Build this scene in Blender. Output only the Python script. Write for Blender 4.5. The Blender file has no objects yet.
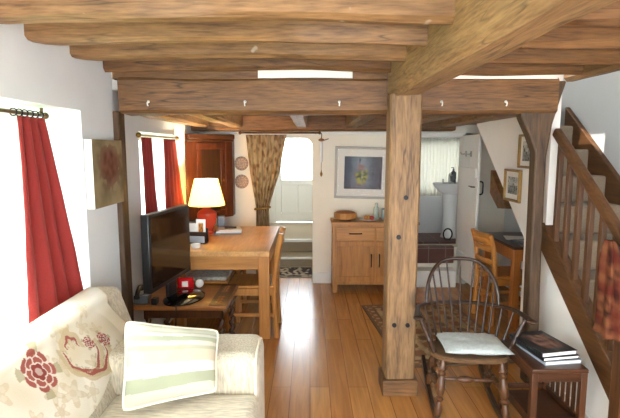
import bpy, bmesh, math, random
from mathutils import Vector, Matrix, noise
R = math.radians
sc = bpy.context.scene
COL = sc.collection

# ------------------------------------------------------------------ camera, sky, sun, exposure
cam_d = bpy.data.cameras.new('camera')
cam_d.sensor_width = 36.0
cam_d.lens = 480.0 / 620.0 * 36.0
cam_d.clip_start = 0.05
cam = bpy.data.objects.new('camera', cam_d)
cam.location = (0, 0, 1.6)
cam.rotation_euler = (R(90 - 7.1), 0, 0)
COL.objects.link(cam)
sc.camera = cam

world = bpy.data.worlds.new('sky')
sc.world = world
world.use_nodes = True
bg = world.node_tree.nodes['Background']
bg.inputs['Color'].default_value = (0.91, 0.955, 1.0, 1)
bg.inputs['Strength'].default_value = 11.0

sun_d = bpy.data.lights.new('sun', 'SUN')
sun_d.energy = 7.0
sun_d.angle = R(0.6)
sun_d.color = (1.0, 0.95, 0.86)
sun = bpy.data.objects.new('sun', sun_d)
sun.rotation_euler = Vector((1.0, 0.12, -2.0)).to_track_quat('-Z', 'Y').to_euler()
COL.objects.link(sun)

def portal(name, loc, direction, w, h):
    d = bpy.data.lights.new(name, 'AREA')
    d.shape = 'RECTANGLE'; d.size = w; d.size_y = h
    d.cycles.is_portal = True
    o = bpy.data.objects.new(name, d)
    o.location = loc
    o.rotation_euler = Vector(direction).to_track_quat('-Z', 'Y').to_euler()
    COL.objects.link(o)

portal('portal_window_near', (-1.66, 1.775, 1.28), (1, 0, 0), 1.06, 1.75)
portal('portal_window_far', (-1.66, 4.15, 1.34), (1, 0, 0), 0.8, 0.95)
portal('portal_fill_rear', (0.4, -1.55, 1.175), (0, 1, 0), 3.2, 1.95)
portal('portal_fill_side', (-1.72, -0.5, 1.28), (1, 0, 0), 1.06, 1.2)
portal('portal_hall_door', (-0.2, 8.5, 1.6), (0, -1, 0), 0.8, 1.1)
portal('portal_bathroom', (1.75, 6.62, 1.38), (0, -1, 0), 0.7, 0.75)

vs = sc.view_settings
vs.view_transform = 'Standard'
vs.look = 'None'
vs.exposure = 0.6
vs.gamma = 1.0
vs.use_curve_mapping = False
sc.cycles.use_denoising = True
sc.cycles.max_bounces = 12
sc.cycles.diffuse_bounces = 7
sc.cycles.transparent_max_bounces = 12
sc.cycles.sample_clamp_indirect = 6.0

# ------------------------------------------------------------------ helpers
def S(r, g, b):
    f = lambda c: (c / 255 / 12.92) if c / 255 <= 0.04045 else ((c / 255 + 0.055) / 1.055) ** 2.4
    return (f(r), f(g), f(b))

def mix(a, b, t):
    t = max(0.0, min(1.0, t))
    return tuple(a[i] + (b[i] - a[i]) * t for i in range(3))

def tag(o, label=None, cat=None, group=None, kind=None):
    if label: o['label'] = label
    if cat: o['category'] = cat
    if group: o['group'] = group
    if kind: o['kind'] = kind
    return o

def thing(name, label, cat, loc=(0, 0, 0), rz=0.0, group=None):
    o = bpy.data.objects.new(name, None)
    o.empty_display_size = 0.1
    COL.objects.link(o)
    o.location = loc
    o.rotation_euler = (0, 0, rz)
    return tag(o, label, cat, group)

class MB:
    def __init__(s):
        s.v = []; s.f = []; s.c = None
    def add(s, vs_, fs_):
        n = len(s.v)
        s.v += [tuple(v) for v in vs_]
        s.f += [tuple(i + n for i in f) for f in fs_]
        return s
    def box(s, x0, x1, y0, y1, z0, z1):
        return s.add([(x0,y0,z0),(x1,y0,z0),(x1,y1,z0),(x0,y1,z0),(x0,y0,z1),(x1,y0,z1),(x1,y1,z1),(x0,y1,z1)],
              [(0,3,2,1),(4,5,6,7),(0,1,5,4),(1,2,6,5),(2,3,7,6),(3,0,4,7)])
    def obox(s, c, size, M=None):
        a, b, d = size[0]/2, size[1]/2, size[2]/2
        pts = [(-a,-b,-d),(a,-b,-d),(a,b,-d),(-a,b,-d),(-a,-b,d),(a,-b,d),(a,b,d),(-a,b,d)]
        c = Vector(c)
        pts = [((M @ Vector(p)) if M else Vector(p)) + c for p in pts]
        return s.add(pts, [(0,3,2,1),(4,5,6,7),(0,1,5,4),(1,2,6,5),(2,3,7,6),(3,0,4,7)])
    def bar(s, p0, p1, w, d, up=(0,0,1)):
        p0 = Vector(p0); p1 = Vector(p1); ax = (p1 - p0).normalized(); u = Vector(up)
        if abs(ax.dot(u)) > 0.95: u = Vector((0, 1, 0))
        a = ax.cross(u).normalized(); b = a.cross(ax).normalized()
        pts = []
        for p in (p0, p1):
            for i, j in ((-1,-1),(1,-1),(1,1),(-1,1)):
                pts.append(p + a * (i*w/2) + b * (j*d/2))
        return s.add(pts, [(0,3,2,1),(4,5,6,7),(0,1,5,4),(1,2,6,5),(2,3,7,6),(3,0,4,7)])
    def tube(s, pts, rad, n=10, cap=True, flat=1.0, closed=False):
        pts = [Vector(p) for p in pts]
        m = len(pts)
        rr = rad if isinstance(rad, (list, tuple)) else [rad] * m
        ref = None; rings = []
        for i, p in enumerate(pts):
            if closed: t = (pts[(i+1) % m] - pts[i-1]).normalized()
            else: t = (pts[min(i+1, m-1)] - pts[max(i-1, 0)]).normalized()
            if ref is None:
                ref = Vector((0,0,1)) if abs(t.z) < 0.9 else Vector((1,0,0))
                a = t.cross(ref).normalized()
            else:
                a = (a - t * a.dot(t)).normalized()
            b = t.cross(a).normalized()
            rings.append([p + (a * math.cos(2*math.pi*k/n) + b * math.sin(2*math.pi*k/n) * flat) * rr[i] for k in range(n)])
        vs_ = [v for r in rings for v in r]; fs_ = []
        for i in range(m if closed else m - 1):
            j = (i+1) % m
            for k in range(n):
                fs_.append((i*n+k, i*n+(k+1) % n, j*n+(k+1) % n, j*n+k))
        if cap and not closed:
            fs_.append(tuple(range(n-1, -1, -1))); fs_.append(tuple((m-1)*n+k for k in range(n)))
        return s.add(vs_, fs_)
    def turned(s, p0, p1, prof, n=12):
        p0 = Vector(p0); p1 = Vector(p1)
        return s.tube([p0.lerp(p1, t) for t, r in prof], [r for t, r in prof], n)
    def lathe(s, prof, c=(0,0,0), n=24, sx=1.0, sy=1.0):
        vs_ = []; fs_ = []
        for r, z in prof:
            for k in range(n):
                a = 2*math.pi*k/n
                vs_.append((c[0]+r*math.cos(a)*sx, c[1]+r*math.sin(a)*sy, c[2]+z))
        for i in range(len(prof)-1):
            for k in range(n):
                fs_.append((i*n+k, i*n+(k+1) % n, (i+1)*n+(k+1) % n, (i+1)*n+k))
        if prof[0][0] > 1e-6: fs_.append(tuple(range(n-1, -1, -1)))
        if prof[-1][0] > 1e-6: fs_.append(tuple((len(prof)-1)*n+k for k in range(n)))
        return s.add(vs_, fs_)
    def prism(s, poly, axis, a, b):
        """poly in the other two axes (in xyz order), extruded along axis from a to b"""
        def P(u, v, w):
            return {'X': (w, u, v), 'Y': (u, w, v), 'Z': (u, v, w)}[axis]
        n = len(poly)
        return s.add([P(u, v, a) for u, v in poly] + [P(u, v, b) for u, v in poly],
              [tuple(range(n-1, -1, -1)), tuple(range(n, 2*n))] + [(i, (i+1) % n, n+(i+1) % n, n+i) for i in range(n)])
    def ball(s, c, r, n=12, m=8):
        rx, ry, rz = r if isinstance(r, (list, tuple)) else (r, r, r)
        prof = []
        vs_ = []; fs_ = []
        for i in range(m+1):
            t = math.pi*i/m
            for k in range(n):
                a = 2*math.pi*k/n
                vs_.append((c[0]+rx*math.sin(t)*math.cos(a), c[1]+ry*math.sin(t)*math.sin(a), c[2]-rz*math.cos(t)))
        for i in range(m):
            for k in range(n):
                fs_.append((i*n+k, i*n+(k+1) % n, (i+1)*n+(k+1) % n, (i+1)*n+k))
        return s.add(vs_, fs_)
    def grid(s, f, nu, nv, col=None, flip=False):
        n0 = len(s.v)
        if col is not None and s.c is None: s.c = [(0.5,0.5,0.5)] * n0
        for j in range(nv+1):
            for i in range(nu+1):
                u, v = i/nu, j/nv
                s.v.append(tuple(f(u, v)))
                if s.c is not None: s.c.append(col(u, v) if col else (0.5,0.5,0.5))
        for j in range(nv):
            for i in range(nu):
                q = (n0+j*(nu+1)+i, n0+j*(nu+1)+i+1, n0+(j+1)*(nu+1)+i+1, n0+(j+1)*(nu+1)+i)
                s.f.append(q[::-1] if flip else q)
        return s
    def build(s, name, mat, parent=None, bevel=0.0, solid=0.0, sub=0, fix=True, angle=38, seg=2):
        me = bpy.data.meshes.new(name)
        me.from_pydata(s.v, [], s.f)
        if fix:
            bm = bmesh.new(); bm.from_mesh(me)
            bmesh.ops.recalc_face_normals(bm, faces=bm.faces)
            bm.to_mesh(me); bm.free()
        me.polygons.foreach_set('use_smooth', [True] * len(me.polygons))
        me.set_sharp_from_angle(angle=R(angle))
        if s.c is not None:
            at = me.color_attributes.new('Col', 'FLOAT_COLOR', 'POINT')
            flat = []
            for c in s.c: flat += [c[0], c[1], c[2], 1.0]
            at.data.foreach_set('color', flat)
        me.materials.append(mat)
        o = bpy.data.objects.new(name, me)
        COL.objects.link(o)
        if parent is not None: o.parent = parent
        if bevel:
            m = o.modifiers.new('bevel', 'BEVEL'); m.width = bevel; m.segments = seg; m.limit_method = 'ANGLE'; m.angle_limit = R(40)
            m.harden_normals = False
        if solid:
            m = o.modifiers.new('solid', 'SOLIDIFY'); m.thickness = solid; m.offset = 0
        if sub:
            m = o.modifiers.new('sub', 'SUBSURF'); m.levels = sub; m.render_levels = sub
        return o

def copy_tree(o, parent=None):
    c = o.copy(); COL.objects.link(c)
    if parent is not None: c.parent = parent
    for ch in list(o.children): copy_tree(ch, c)
    return c

def spline(pts, n=8):
    pts = [Vector(p) for p in pts]; out = []
    for i in range(len(pts)-1):
        p0 = pts[max(i-1, 0)]; p1 = pts[i]; p2 = pts[i+1]; p3 = pts[min(i+2, len(pts)-1)]
        for k in range(n):
            t = k/n
            out.append(0.5*((2*p1)+(p2-p0)*t+(2*p0-5*p1+4*p2-p3)*t*t+(3*p1-p0-3*p2+p3)*t**3))
    out.append(pts[-1]); return out

# ------------------------------------------------------------------ materials
def nt(name):
    m = bpy.data.materials.new(name); m.use_nodes = True
    t = m.node_tree; t.nodes.clear()
    out = t.nodes.new('ShaderNodeOutputMaterial')
    return m, t, out

def node(t, kind, **kw):
    n = t.nodes.new(kind)
    for k, v in kw.items():
        if hasattr(n, k) and k not in n.inputs: setattr(n, k, v)
        else: n.inputs[k.replace('_', ' ')].default_value = v
    return n

def rgba(c): return (c[0], c[1], c[2], 1)

def ramp(t, stops):
    r = t.nodes.new('ShaderNodeValToRGB')
    el = r.color_ramp.elements
    el[0].position = stops[0][0]; el[0].color = rgba(stops[0][1])
    el[1].position = stops[-1][0]; el[1].color = rgba(stops[-1][1])
    for p, c in stops[1:-1]:
        e = el.new(p); e.color = rgba(c)
    return r

def plain(name, c, rough=0.6, metal=0.0, spec=0.5, var=0.06, nscale=30.0, bump=0.0, coat=0.0):
    m, t, out = nt(name)
    b = node(t, 'ShaderNodeBsdfPrincipled'); L = t.links
    b.inputs['Roughness'].default_value = rough
    b.inputs['Metallic'].default_value = metal
    b.inputs['Specular IOR Level'].default_value = spec
    b.inputs['Coat Weight'].default_value = coat
    tc = node(t, 'ShaderNodeTexCoord')
    n = node(t, 'ShaderNodeTexNoise'); n.inputs['Scale'].default_value = nscale; n.inputs['Detail'].default_value = 4
    L.new(tc.outputs['Object'], n.inputs['Vector'])
    r = ramp(t, [(0.3, tuple(x*(1-var) for x in c)), (0.7, tuple(min(1, x*(1+var)) for x in c))])
    L.new(n.outputs['Fac'], r.inputs['Fac']); L.new(r.outputs['Color'], b.inputs['Base Color'])
    if bump:
        bp = node(t, 'ShaderNodeBump'); bp.inputs['Strength'].default_value = bump; bp.inputs['Distance'].default_value = 0.01
        L.new(n.outputs['Fac'], bp.inputs['Height']); L.new(bp.outputs['Normal'], b.inputs['Normal'])
    L.new(b.outputs['BSDF'], out.inputs['Surface'])
    return m

def wood(name, dark, light, axis='X', scale=14.0, rough=0.55, knots=0.6, bump=0.25, spec=0.4, stretch=0.07, flecks=0.0, cracks=0.0):
    m, t, out = nt(name); L = t.links
    b = node(t, 'ShaderNodeBsdfPrincipled')
    b.inputs['Roughness'].default_value = rough; b.inputs['Specular IOR Level'].default_value = spec
    tc = node(t, 'ShaderNodeTexCoord'); mp = node(t, 'ShaderNodeMapping')
    s = [scale]*3; s['XYZ'.index(axis)] = scale*stretch
    mp.inputs['Scale'].default_value = s
    L.new(tc.outputs['Object'], mp.inputs['Vector'])
    n1 = node(t, 'ShaderNodeTexNoise'); n1.inputs['Scale'].default_value = 1.0; n1.inputs['Detail'].default_value = 6; n1.inputs['Roughness'].default_value = 0.65; n1.inputs['Distortion'].default_value = 0.6
    L.new(mp.outputs['Vector'], n1.inputs['Vector'])
    n2 = node(t, 'ShaderNodeTexNoise'); n2.inputs['Scale'].default_value = 4.5; n2.inputs['Detail'].default_value = 3
    L.new(mp.outputs['Vector'], n2.inputs['Vector'])
    ad = node(t, 'ShaderNodeMath', operation='MULTIPLY_ADD'); ad.inputs[1].default_value = 0.45
    sb = node(t, 'ShaderNodeMath', operation='MULTIPLY'); sb.inputs[1].default_value = 0.62
    L.new(n1.outputs['Fac'], sb.inputs[0]); L.new(n2.outputs['Fac'], ad.inputs[0]); L.new(sb.outputs[0], ad.inputs[2])
    mid = mix(dark, light, 0.55)
    r = ramp(t, [(0.36, dark), (0.52, mid), (0.68, light)])
    L.new(ad.outputs[0], r.inputs['Fac'])
    colr = r.outputs['Color']
    if knots:
        mk = node(t, 'ShaderNodeMapping'); ks = [3.2]*3; ks['XYZ'.index(axis)] = 1.7
        mk.inputs['Scale'].default_value = ks
        L.new(tc.outputs['Object'], mk.inputs['Vector'])
        vo = node(t, 'ShaderNodeTexVoronoi'); vo.inputs['Scale'].default_value = 1.0
        L.new(mk.outputs['Vector'], vo.inputs['Vector'])
        kr = ramp(t, [(0.0, (knots,)*3), (0.07, (knots*0.8,)*3), (0.14, (0, 0, 0))])
        L.new(vo.outputs['Distance'], kr.inputs['Fac'])
        mx = node(t, 'ShaderNodeMix', data_type='RGBA'); mx.inputs['B'].default_value = rgba(tuple(x*0.35 for x in dark))
        L.new(kr.outputs['Color'], mx.inputs['Factor']); L.new(colr, mx.inputs['A'])
        colr = mx.outputs['Result']
    # broad weathering
    n3 = node(t, 'ShaderNodeTexNoise'); n3.inputs['Scale'].default_value = 3.0; n3.inputs['Detail'].default_value = 3
    L.new(tc.outputs['Object'], n3.inputs['Vector'])
    r3 = ramp(t, [(0.3, (0.82, 0.82, 0.84)), (0.7, (1.1, 1.08, 1.04))])
    L.new(n3.outputs['Fac'], r3.inputs['Fac'])
    mu = node(t, 'ShaderNodeMix', data_type='RGBA', blend_type='MULTIPLY'); mu.inputs['Factor'].default_value = 1.0
    L.new(colr, mu.inputs['A']); L.new(r3.outputs['Color'], mu.inputs['B'])
    colr = mu.outputs['Result']
    if flecks:
        n4 = node(t, 'ShaderNodeTexNoise'); n4.inputs['Scale'].default_value = 9.0; n4.inputs['Detail'].default_value = 2
        L.new(tc.outputs['Object'], n4.inputs['Vector'])
        r4 = ramp(t, [(0.72, (0, 0, 0)), (0.76, (flecks,)*3)])
        L.new(n4.outputs['Fac'], r4.inputs['Fac'])
        m4 = node(t, 'ShaderNodeMix', data_type='RGBA'); m4.inputs['B'].default_value = rgba(S(215, 208, 195))
        L.new(r4.outputs['Color'], m4.inputs['Factor']); L.new(colr, m4.inputs['A']); colr = m4.outputs['Result']
    if cracks:
        mc = node(t, 'ShaderNodeMapping'); cs = [13.0]*3; cs['XYZ'.index(axis)] = 0.9
        mc.inputs['Scale'].default_value = cs; mc.inputs['Location'].default_value = (3.3, 1.7, 5.1)
        L.new(tc.outputs['Object'], mc.inputs['Vector'])
        n5 = node(t, 'ShaderNodeTexNoise'); n5.inputs['Scale'].default_value = 1.0; n5.inputs['Detail'].default_value = 2
        L.new(mc.outputs['Vector'], n5.inputs['Vector'])
        r5 = ramp(t, [(0.485, (0, 0, 0)), (0.50, (cracks,)*3), (0.515, (0, 0, 0))])
        L.new(n5.outputs['Fac'], r5.inputs['Fac'])
        n6 = node(t, 'ShaderNodeTexNoise'); n6.inputs['Scale'].default_value = 2.3
        L.new(tc.outputs['Object'], n6.inputs['Vector'])
        r6 = ramp(t, [(0.45, (0, 0, 0)), (0.6, (1, 1, 1))]); L.new(n6.outputs['Fac'], r6.inputs['Fac'])
        ml = node(t, 'ShaderNodeMath', operation='MULTIPLY'); L.new(r5.outputs['Color'], ml.inputs[0]); L.new(r6.outputs['Color'], ml.inputs[1])
        m5 = node(t, 'ShaderNodeMix', data_type='RGBA'); m5.inputs['B'].default_value = rgba(tuple(x*0.3 for x in dark))
        L.new(ml.outputs[0], m5.inputs['Factor']); L.new(colr, m5.inputs['A']); colr = m5.outputs['Result']
    L.new(colr, b.inputs['Base Color'])
    if bump:
        bp = node(t, 'ShaderNodeBump'); bp.inputs['Strength'].default_value = bump; bp.inputs['Distance'].default_value = 0.006
        L.new(ad.outputs[0], bp.inputs['Height']); L.new(bp.outputs['Normal'], b.inputs['Normal'])
    L.new(b.outputs['BSDF'], out.inputs['Surface'])
    return m

def vcol(name, rough=0.8, spec=0.2, bump=0.0, bscale=300.0, trans=0.0, coat=0.0):
    m, t, out = nt(name); L = t.links
    b = node(t, 'ShaderNodeBsdfPrincipled'); b.inputs['Roughness'].default_value = rough; b.inputs['Specular IOR Level'].default_value = spec
    b.inputs['Coat Weight'].default_value = coat; b.inputs['Coat Roughness'].default_value = 0.05
    a = node(t, 'ShaderNodeAttribute'); a.attribute_name = 'Col'
    L.new(a.outputs['Color'], b.inputs['Base Color'])
    if bump:
        tc = node(t, 'ShaderNodeTexCoord'); n = node(t, 'ShaderNodeTexNoise'); n.inputs['Scale'].default_value = bscale
        L.new(tc.outputs['Object'], n.inputs['Vector'])
        bp = node(t, 'ShaderNodeBump'); bp.inputs['Strength'].default_value = bump; bp.inputs['Distance'].default_value = 0.004
        L.new(n.outputs['Fac'], bp.inputs['Height']); L.new(bp.outputs['Normal'], b.inputs['Normal'])
    sh = b.outputs['BSDF']
    if trans:
        tr = node(t, 'ShaderNodeBsdfTranslucent'); L.new(a.outputs['Color'], tr.inputs['Color'])
        mx = node(t, 'ShaderNodeMixShader'); mx.inputs[0].default_value = trans
        L.new(sh, mx.inputs[1]); L.new(tr.outputs[0], mx.inputs[2]); sh = mx.outputs[0]
    L.new(sh, out.inputs['Surface'])
    return m

def cloth(name, c, rough=0.9, trans=0.0, weave=220.0, bump=0.3, var=0.1, axis=None, see=0.0):
    m, t, out = nt(name); L = t.links
    b = node(t, 'ShaderNodeBsdfPrincipled'); b.inputs['Roughness'].default_value = rough; b.inputs['Specular IOR Level'].default_value = 0.15
    b.inputs['Sheen Weight'].default_value = 0.15
    tc = node(t, 'ShaderNodeTexCoord')
    w = node(t, 'ShaderNodeTexNoise'); w.inputs['Scale'].default_value = weave; w.inputs['Detail'].default_value = 2
    if axis:
        mp = node(t, 'ShaderNodeMapping'); s = [1.0]*3; s['XYZ'.index(axis)] = 0.15; mp.inputs['Scale'].default_value = s
        L.new(tc.outputs['Object'], mp.inputs['Vector']); L.new(mp.outputs['Vector'], w.inputs['Vector'])
    else:
        L.new(tc.outputs['Object'], w.inputs['Vector'])
    r = ramp(t, [(0.3, tuple(x*(1-var) for x in c)), (0.7, tuple(min(1, x*(1+var)) for x in c))])
    L.new(w.outputs['Fac'], r.inputs['Fac']); L.new(r.outputs['Color'], b.inputs['Base Color'])
    bp = node(t, 'ShaderNodeBump'); bp.inputs['Strength'].default_value = bump; bp.inputs['Distance'].default_value = 0.003
    L.new(w.outputs['Fac'], bp.inputs['Height']); L.new(bp.outputs['Normal'], b.inputs['Normal'])
    sh = b.outputs['BSDF']
    if trans:
        tr = node(t, 'ShaderNodeBsdfTranslucent'); L.new(r.outputs['Color'], tr.inputs['Color'])
        mx = node(t, 'ShaderNodeMixShader'); mx.inputs[0].default_value = trans
        L.new(sh, mx.inputs[1]); L.new(tr.outputs[0], mx.inputs[2]); sh = mx.outputs[0]
    if see:
        tp = node(t, 'ShaderNodeBsdfTransparent')
        mx = node(t, 'ShaderNodeMixShader'); mx.inputs[0].default_value = see
        L.new(sh, mx.inputs[1]); L.new(tp.outputs[0], mx.inputs[2]); sh = mx.outputs[0]
    L.new(sh, out.inputs['Surface'])
    return m

def glass(name, tint=(0.97, 0.99, 1.0), gl=0.06):
    m, t, out = nt(name); L = t.links
    tp = node(t, 'ShaderNodeBsdfTransparent'); tp.inputs['Color'].default_value = rgba(tint)
    g = node(t, 'ShaderNodeBsdfGlossy'); g.inputs['Roughness'].default_value = 0.02
    mx = node(t, 'ShaderNodeMixShader'); mx.inputs[0].default_value = gl
    L.new(tp.outputs[0], mx.inputs[1]); L.new(g.outputs[0], mx.inputs[2]); L.new(mx.outputs[0], out.inputs['Surface'])
    return m

def boards(name, c1, c2, gap, width=0.13, length=1.3, rough=0.22):
    m, t, out = nt(name); L = t.links
    b = node(t, 'ShaderNodeBsdfPrincipled'); b.inputs['Roughness'].default_value = rough; b.inputs['Specular IOR Level'].default_value = 0.6
    tc = node(t, 'ShaderNodeTexCoord'); mp = node(t, 'ShaderNodeMapping'); mp.inputs['Rotation'].default_value = (0, 0, R(90))
    L.new(tc.outputs['Object'], mp.inputs['Vector'])
    br = node(t, 'ShaderNodeTexBrick'); br.offset = 0.37; br.offset_frequency = 2
    br.inputs['Scale'].default_value = 1.0; br.inputs['Brick Width'].default_value = length; br.inputs['Row Height'].default_value = width
    br.inputs['Mortar Size'].default_value = 0.0022; br.inputs['Mortar Smooth'].default_value = 0.3; br.inputs['Bias'].default_value = 0.0
    br.inputs['Color1'].default_value = rgba(c1); br.inputs['Color2'].default_value = rgba(c2); br.inputs['Mortar'].default_value = rgba(gap)
    L.new(mp.outputs['Vector'], br.inputs['Vector'])
    m2 = node(t, 'ShaderNodeMapping'); m2.inputs['Scale'].default_value = (30, 2.0, 30)
    L.new(tc.outputs['Object'], m2.inputs['Vector'])
    n = node(t, 'ShaderNodeTexNoise'); n.inputs['Scale'].default_value = 1.0; n.inputs['Detail'].default_value = 5; n.inputs['Distortion'].default_value = 0.8
    L.new(m2.outputs['Vector'], n.inputs['Vector'])
    r = ramp(t, [(0.3, (0.78, 0.76, 0.74)), (0.7, (1.12, 1.1, 1.06))])
    L.new(n.outputs['Fac'], r.inputs['Fac'])
    mu = node(t, 'ShaderNodeMix', data_type='RGBA', blend_type='MULTIPLY'); mu.inputs['Factor'].default_value = 1.0
    L.new(br.outputs['Color'], mu.inputs['A']); L.new(r.outputs['Color'], mu.inputs['B']); L.new(mu.outputs['Result'], b.inputs['Base Color'])
    bp = node(t, 'ShaderNodeBump'); bp.inputs['Strength'].default_value = 0.35; bp.inputs['Distance'].default_value = 0.002; bp.invert = True
    L.new(br.outputs['Fac'], bp.inputs['Height']); L.new(bp.outputs['Normal'], b.inputs['Normal'])
    L.new(b.outputs['BSDF'], out.inputs['Surface'])
    return m

def tiles(name, c1, c2, gap, w, h):
    m, t, out = nt(name); L = t.links
    b = node(t, 'ShaderNodeBsdfPrincipled'); b.inputs['Roughness'].default_value = 0.5
    tc = node(t, 'ShaderNodeTexCoord'); mp = node(t, 'ShaderNodeMapping'); mp.inputs['Rotation'].default_value = (R(90), 0, 0)
    sp = node(t, 'ShaderNodeSeparateXYZ'); cb = node(t, 'ShaderNodeCombineXYZ'); ad = node(t, 'ShaderNodeMath', operation='ADD')
    L.new(tc.outputs['Object'], sp.inputs[0]); L.new(sp.outputs['X'], cb.inputs['X']); L.new(sp.outputs['Y'], ad.inputs[0]); L.new(sp.outputs['Z'], ad.inputs[1]); L.new(ad.outputs[0], cb.inputs['Y'])
    br = node(t, 'ShaderNodeTexBrick'); br.offset = 0.0
    br.inputs['Scale'].default_value = 1.0; br.inputs['Brick Width'].default_value = w; br.inputs['Row Height'].default_value = h
    br.inputs['Mortar Size'].default_value = 0.005; br.inputs['Color1'].default_value = rgba(c1); br.inputs['Color2'].default_value = rgba(c2); br.inputs['Mortar'].default_value = rgba(gap)
    L.new(cb.outputs[0], br.inputs['Vector']); L.new(br.outputs['Color'], b.inputs['Base Color'])
    L.new(b.outputs['BSDF'], out.inputs['Surface'])
    return m

M = {}
M['plaster'] = plain('plaster_white', S(232, 229, 221), 0.9, spec=0.1, var=0.02, nscale=5, bump=0.25)
M['plaster_left'] = plain('plaster_bluish_white', S(224, 228, 230), 0.9, spec=0.1, var=0.02, nscale=5, bump=0.25)
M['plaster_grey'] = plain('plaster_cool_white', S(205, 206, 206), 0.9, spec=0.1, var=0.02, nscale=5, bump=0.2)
M['plaster_cream'] = plain('plaster_cream', S(236, 230, 214), 0.9, spec=0.1, var=0.02, nscale=5, bump=0.25)
M['paint'] = plain('white_gloss_paint', S(232, 231, 224), 0.4, var=0.01)
M['floor'] = boards('oak_floor_boards', S(192, 136, 74), S(176, 118, 60), S(110, 70, 34))
M['oldX'] = wood('old_oak_along_x', S(82, 55, 32), S(146, 109, 70), 'X', flecks=0.35, scale=24.0, stretch=0.10, bump=0.6, cracks=0.75)
M['oldXd'] = wood('old_oak_dark_along_x', S(70, 45, 24), S(130, 91, 53), 'X', scale=24.0, stretch=0.10, bump=0.6, cracks=0.75)
M['oldY'] = wood('old_oak_along_y', S(102, 74, 46), S(164, 130, 90), 'Y', scale=24.0, stretch=0.10, bump=0.6, cracks=0.75)
M['oldYd'] = wood('old_oak_dark_along_y', S(92, 66, 42), S(150, 116, 78), 'Y', scale=24.0, stretch=0.10, bump=0.5, cracks=0.75)
M['oldZ'] = wood('old_oak_along_z', S(82, 58, 35), S(150, 115, 76), 'Z', knots=0.85, scale=24.0, stretch=0.10, bump=0.6, cracks=0.75)
M['oldZd'] = wood('old_oak_dark_along_z', S(50, 36, 24), S(92, 68, 46), 'Z', scale=24.0, stretch=0.10, bump=0.6, cracks=0.75)
M['oakX'] = wood('honey_oak_along_x', S(160, 104, 50), S(198, 142, 78), 'X', rough=0.38, knots=0, bump=0.05)
M['oakY'] = wood('honey_oak_along_y', S(186, 134, 78), S(220, 172, 112), 'Y', rough=0.33, knots=0, bump=0.05)
M['oakZ'] = wood('honey_oak_along_z', S(156, 98, 46), S(192, 134, 70), 'Z', rough=0.4, knots=0, bump=0.05)
M['pineZ'] = wood('orange_pine_along_z', S(150, 84, 34), S(190, 118, 54), 'Z', rough=0.4, knots=0, bump=0.05)
M['chestX'] = wood('chestnut_along_x', S(110, 66, 32), S(168, 112, 62), 'X', rough=0.3, knots=0, bump=0.05)
M['chestZ'] = wood('dark_chestnut_along_z', S(52, 30, 18), S(88, 52, 28), 'Z', rough=0.35, knots=0, bump=0.05)
M['mahogZ'] = wood('mahogany_along_z', S(50, 24, 13), S(92, 46, 25), 'Z', rough=0.3, knots=0, bump=0.04)
M['mahogX'] = wood('mahogany_along_x', S(48, 27, 16), S(82, 48, 28), 'X', rough=0.3, knots=0, bump=0.04)
M['darkZ'] = wood('dark_brown_wood_along_z', S(34, 21, 14), S(66, 42, 27), 'Z', rough=0.33, knots=0, bump=0.04)
M['darkX'] = wood('dark_brown_wood_along_x', S(34, 21, 14), S(62, 40, 26), 'X', rough=0.33, knots=0, bump=0.04)
M['turned'] = wood('worn_turned_wood', S(48, 29, 17), S(98, 64, 38), 'Z', rough=0.35, knots=0, bump=0.04)
M['stairY'] = wood('stair_wood_along_y', S(64, 40, 20), S(106, 70, 40), 'Y', rough=0.45, knots=0.3, bump=0.08)
M['stairZ'] = wood('stair_wood_along_z', S(62, 38, 20), S(98, 64, 36), 'Z', rough=0.45, knots=0, bump=0.08)
M['carpet'] = cloth('beige_carpet', S(132, 116, 98), 1.0, weave=160, bump=0.8, var=0.15)
M['hallcarpet'] = cloth('hall_beige_carpet', S(158, 142, 118), 1.0, weave=160, bump=0.6, var=0.1)
M['red'] = cloth('red_curtain_cloth', S(152, 56, 52), 0.85, trans=0.25, weave=260, bump=0.2, var=0.16)
M['net'] = cloth('white_net', S(228, 226, 218), 0.9, trans=0.28, weave=200, bump=0.1, var=0.03)
M['sofa'] = cloth('cream_ribbed_upholstery', S(198, 188, 168), 0.95, weave=120, bump=1.0, var=0.24, axis='Z')
M['sofaseat'] = cloth('cream_ribbed_seat', S(200, 190, 170), 0.95, weave=120, bump=1.0, var=0.24, axis='X')
M['piping'] = cloth('cream_piping', S(232, 226, 206), 0.9, weave=300, bump=0.2)
M['greypad'] = cloth('mottled_grey_pad', S(168, 162, 152), 0.95, weave=40, bump=0.2, var=0.35)
M['bluepad'] = cloth('pale_blue_grey_pad', S(186, 194, 192), 0.95, weave=60, bump=0.3, var=0.1)
M['vc'] = vcol('printed_cloth', 0.9, 0.15, bump=0.25, bscale=260)
M['vccurt'] = vcol('printed_curtain', 0.9, 0.1, bump=0.15, bscale=300, trans=0.12)
M['vcart'] = vcol('art_print', 0.7, 0.05)
M['vcrug'] = vcol('woven_rug', 1.0, 0.05, bump=0.8, bscale=200)
M['black'] = plain('black_plastic', S(22, 22, 24), 0.35, var=0.03)
M['screen'] = plain('black_glossy_screen', S(9, 10, 12), 0.08, var=0.0, spec=0.6)
M['bronze'] = plain('bronze_rod', S(96, 76, 52), 0.4, metal=0.6)
M['tableZ'] = wood('brown_table_wood_along_z', S(50, 28, 16), S(84, 50, 29), 'Z', rough=0.32, knots=0, bump=0.04)
M['iron'] = plain('black_iron', S(26, 24, 24), 0.45, metal=0.6)
M['steel'] = plain('brushed_steel', S(170, 168, 162), 0.35, metal=0.9)
M['brass'] = plain('aged_brass', S(150, 110, 50), 0.35, metal=0.9)
M['silver'] = plain('silver_leaf_frame', S(170, 164, 152), 0.5, metal=0.2)
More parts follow.
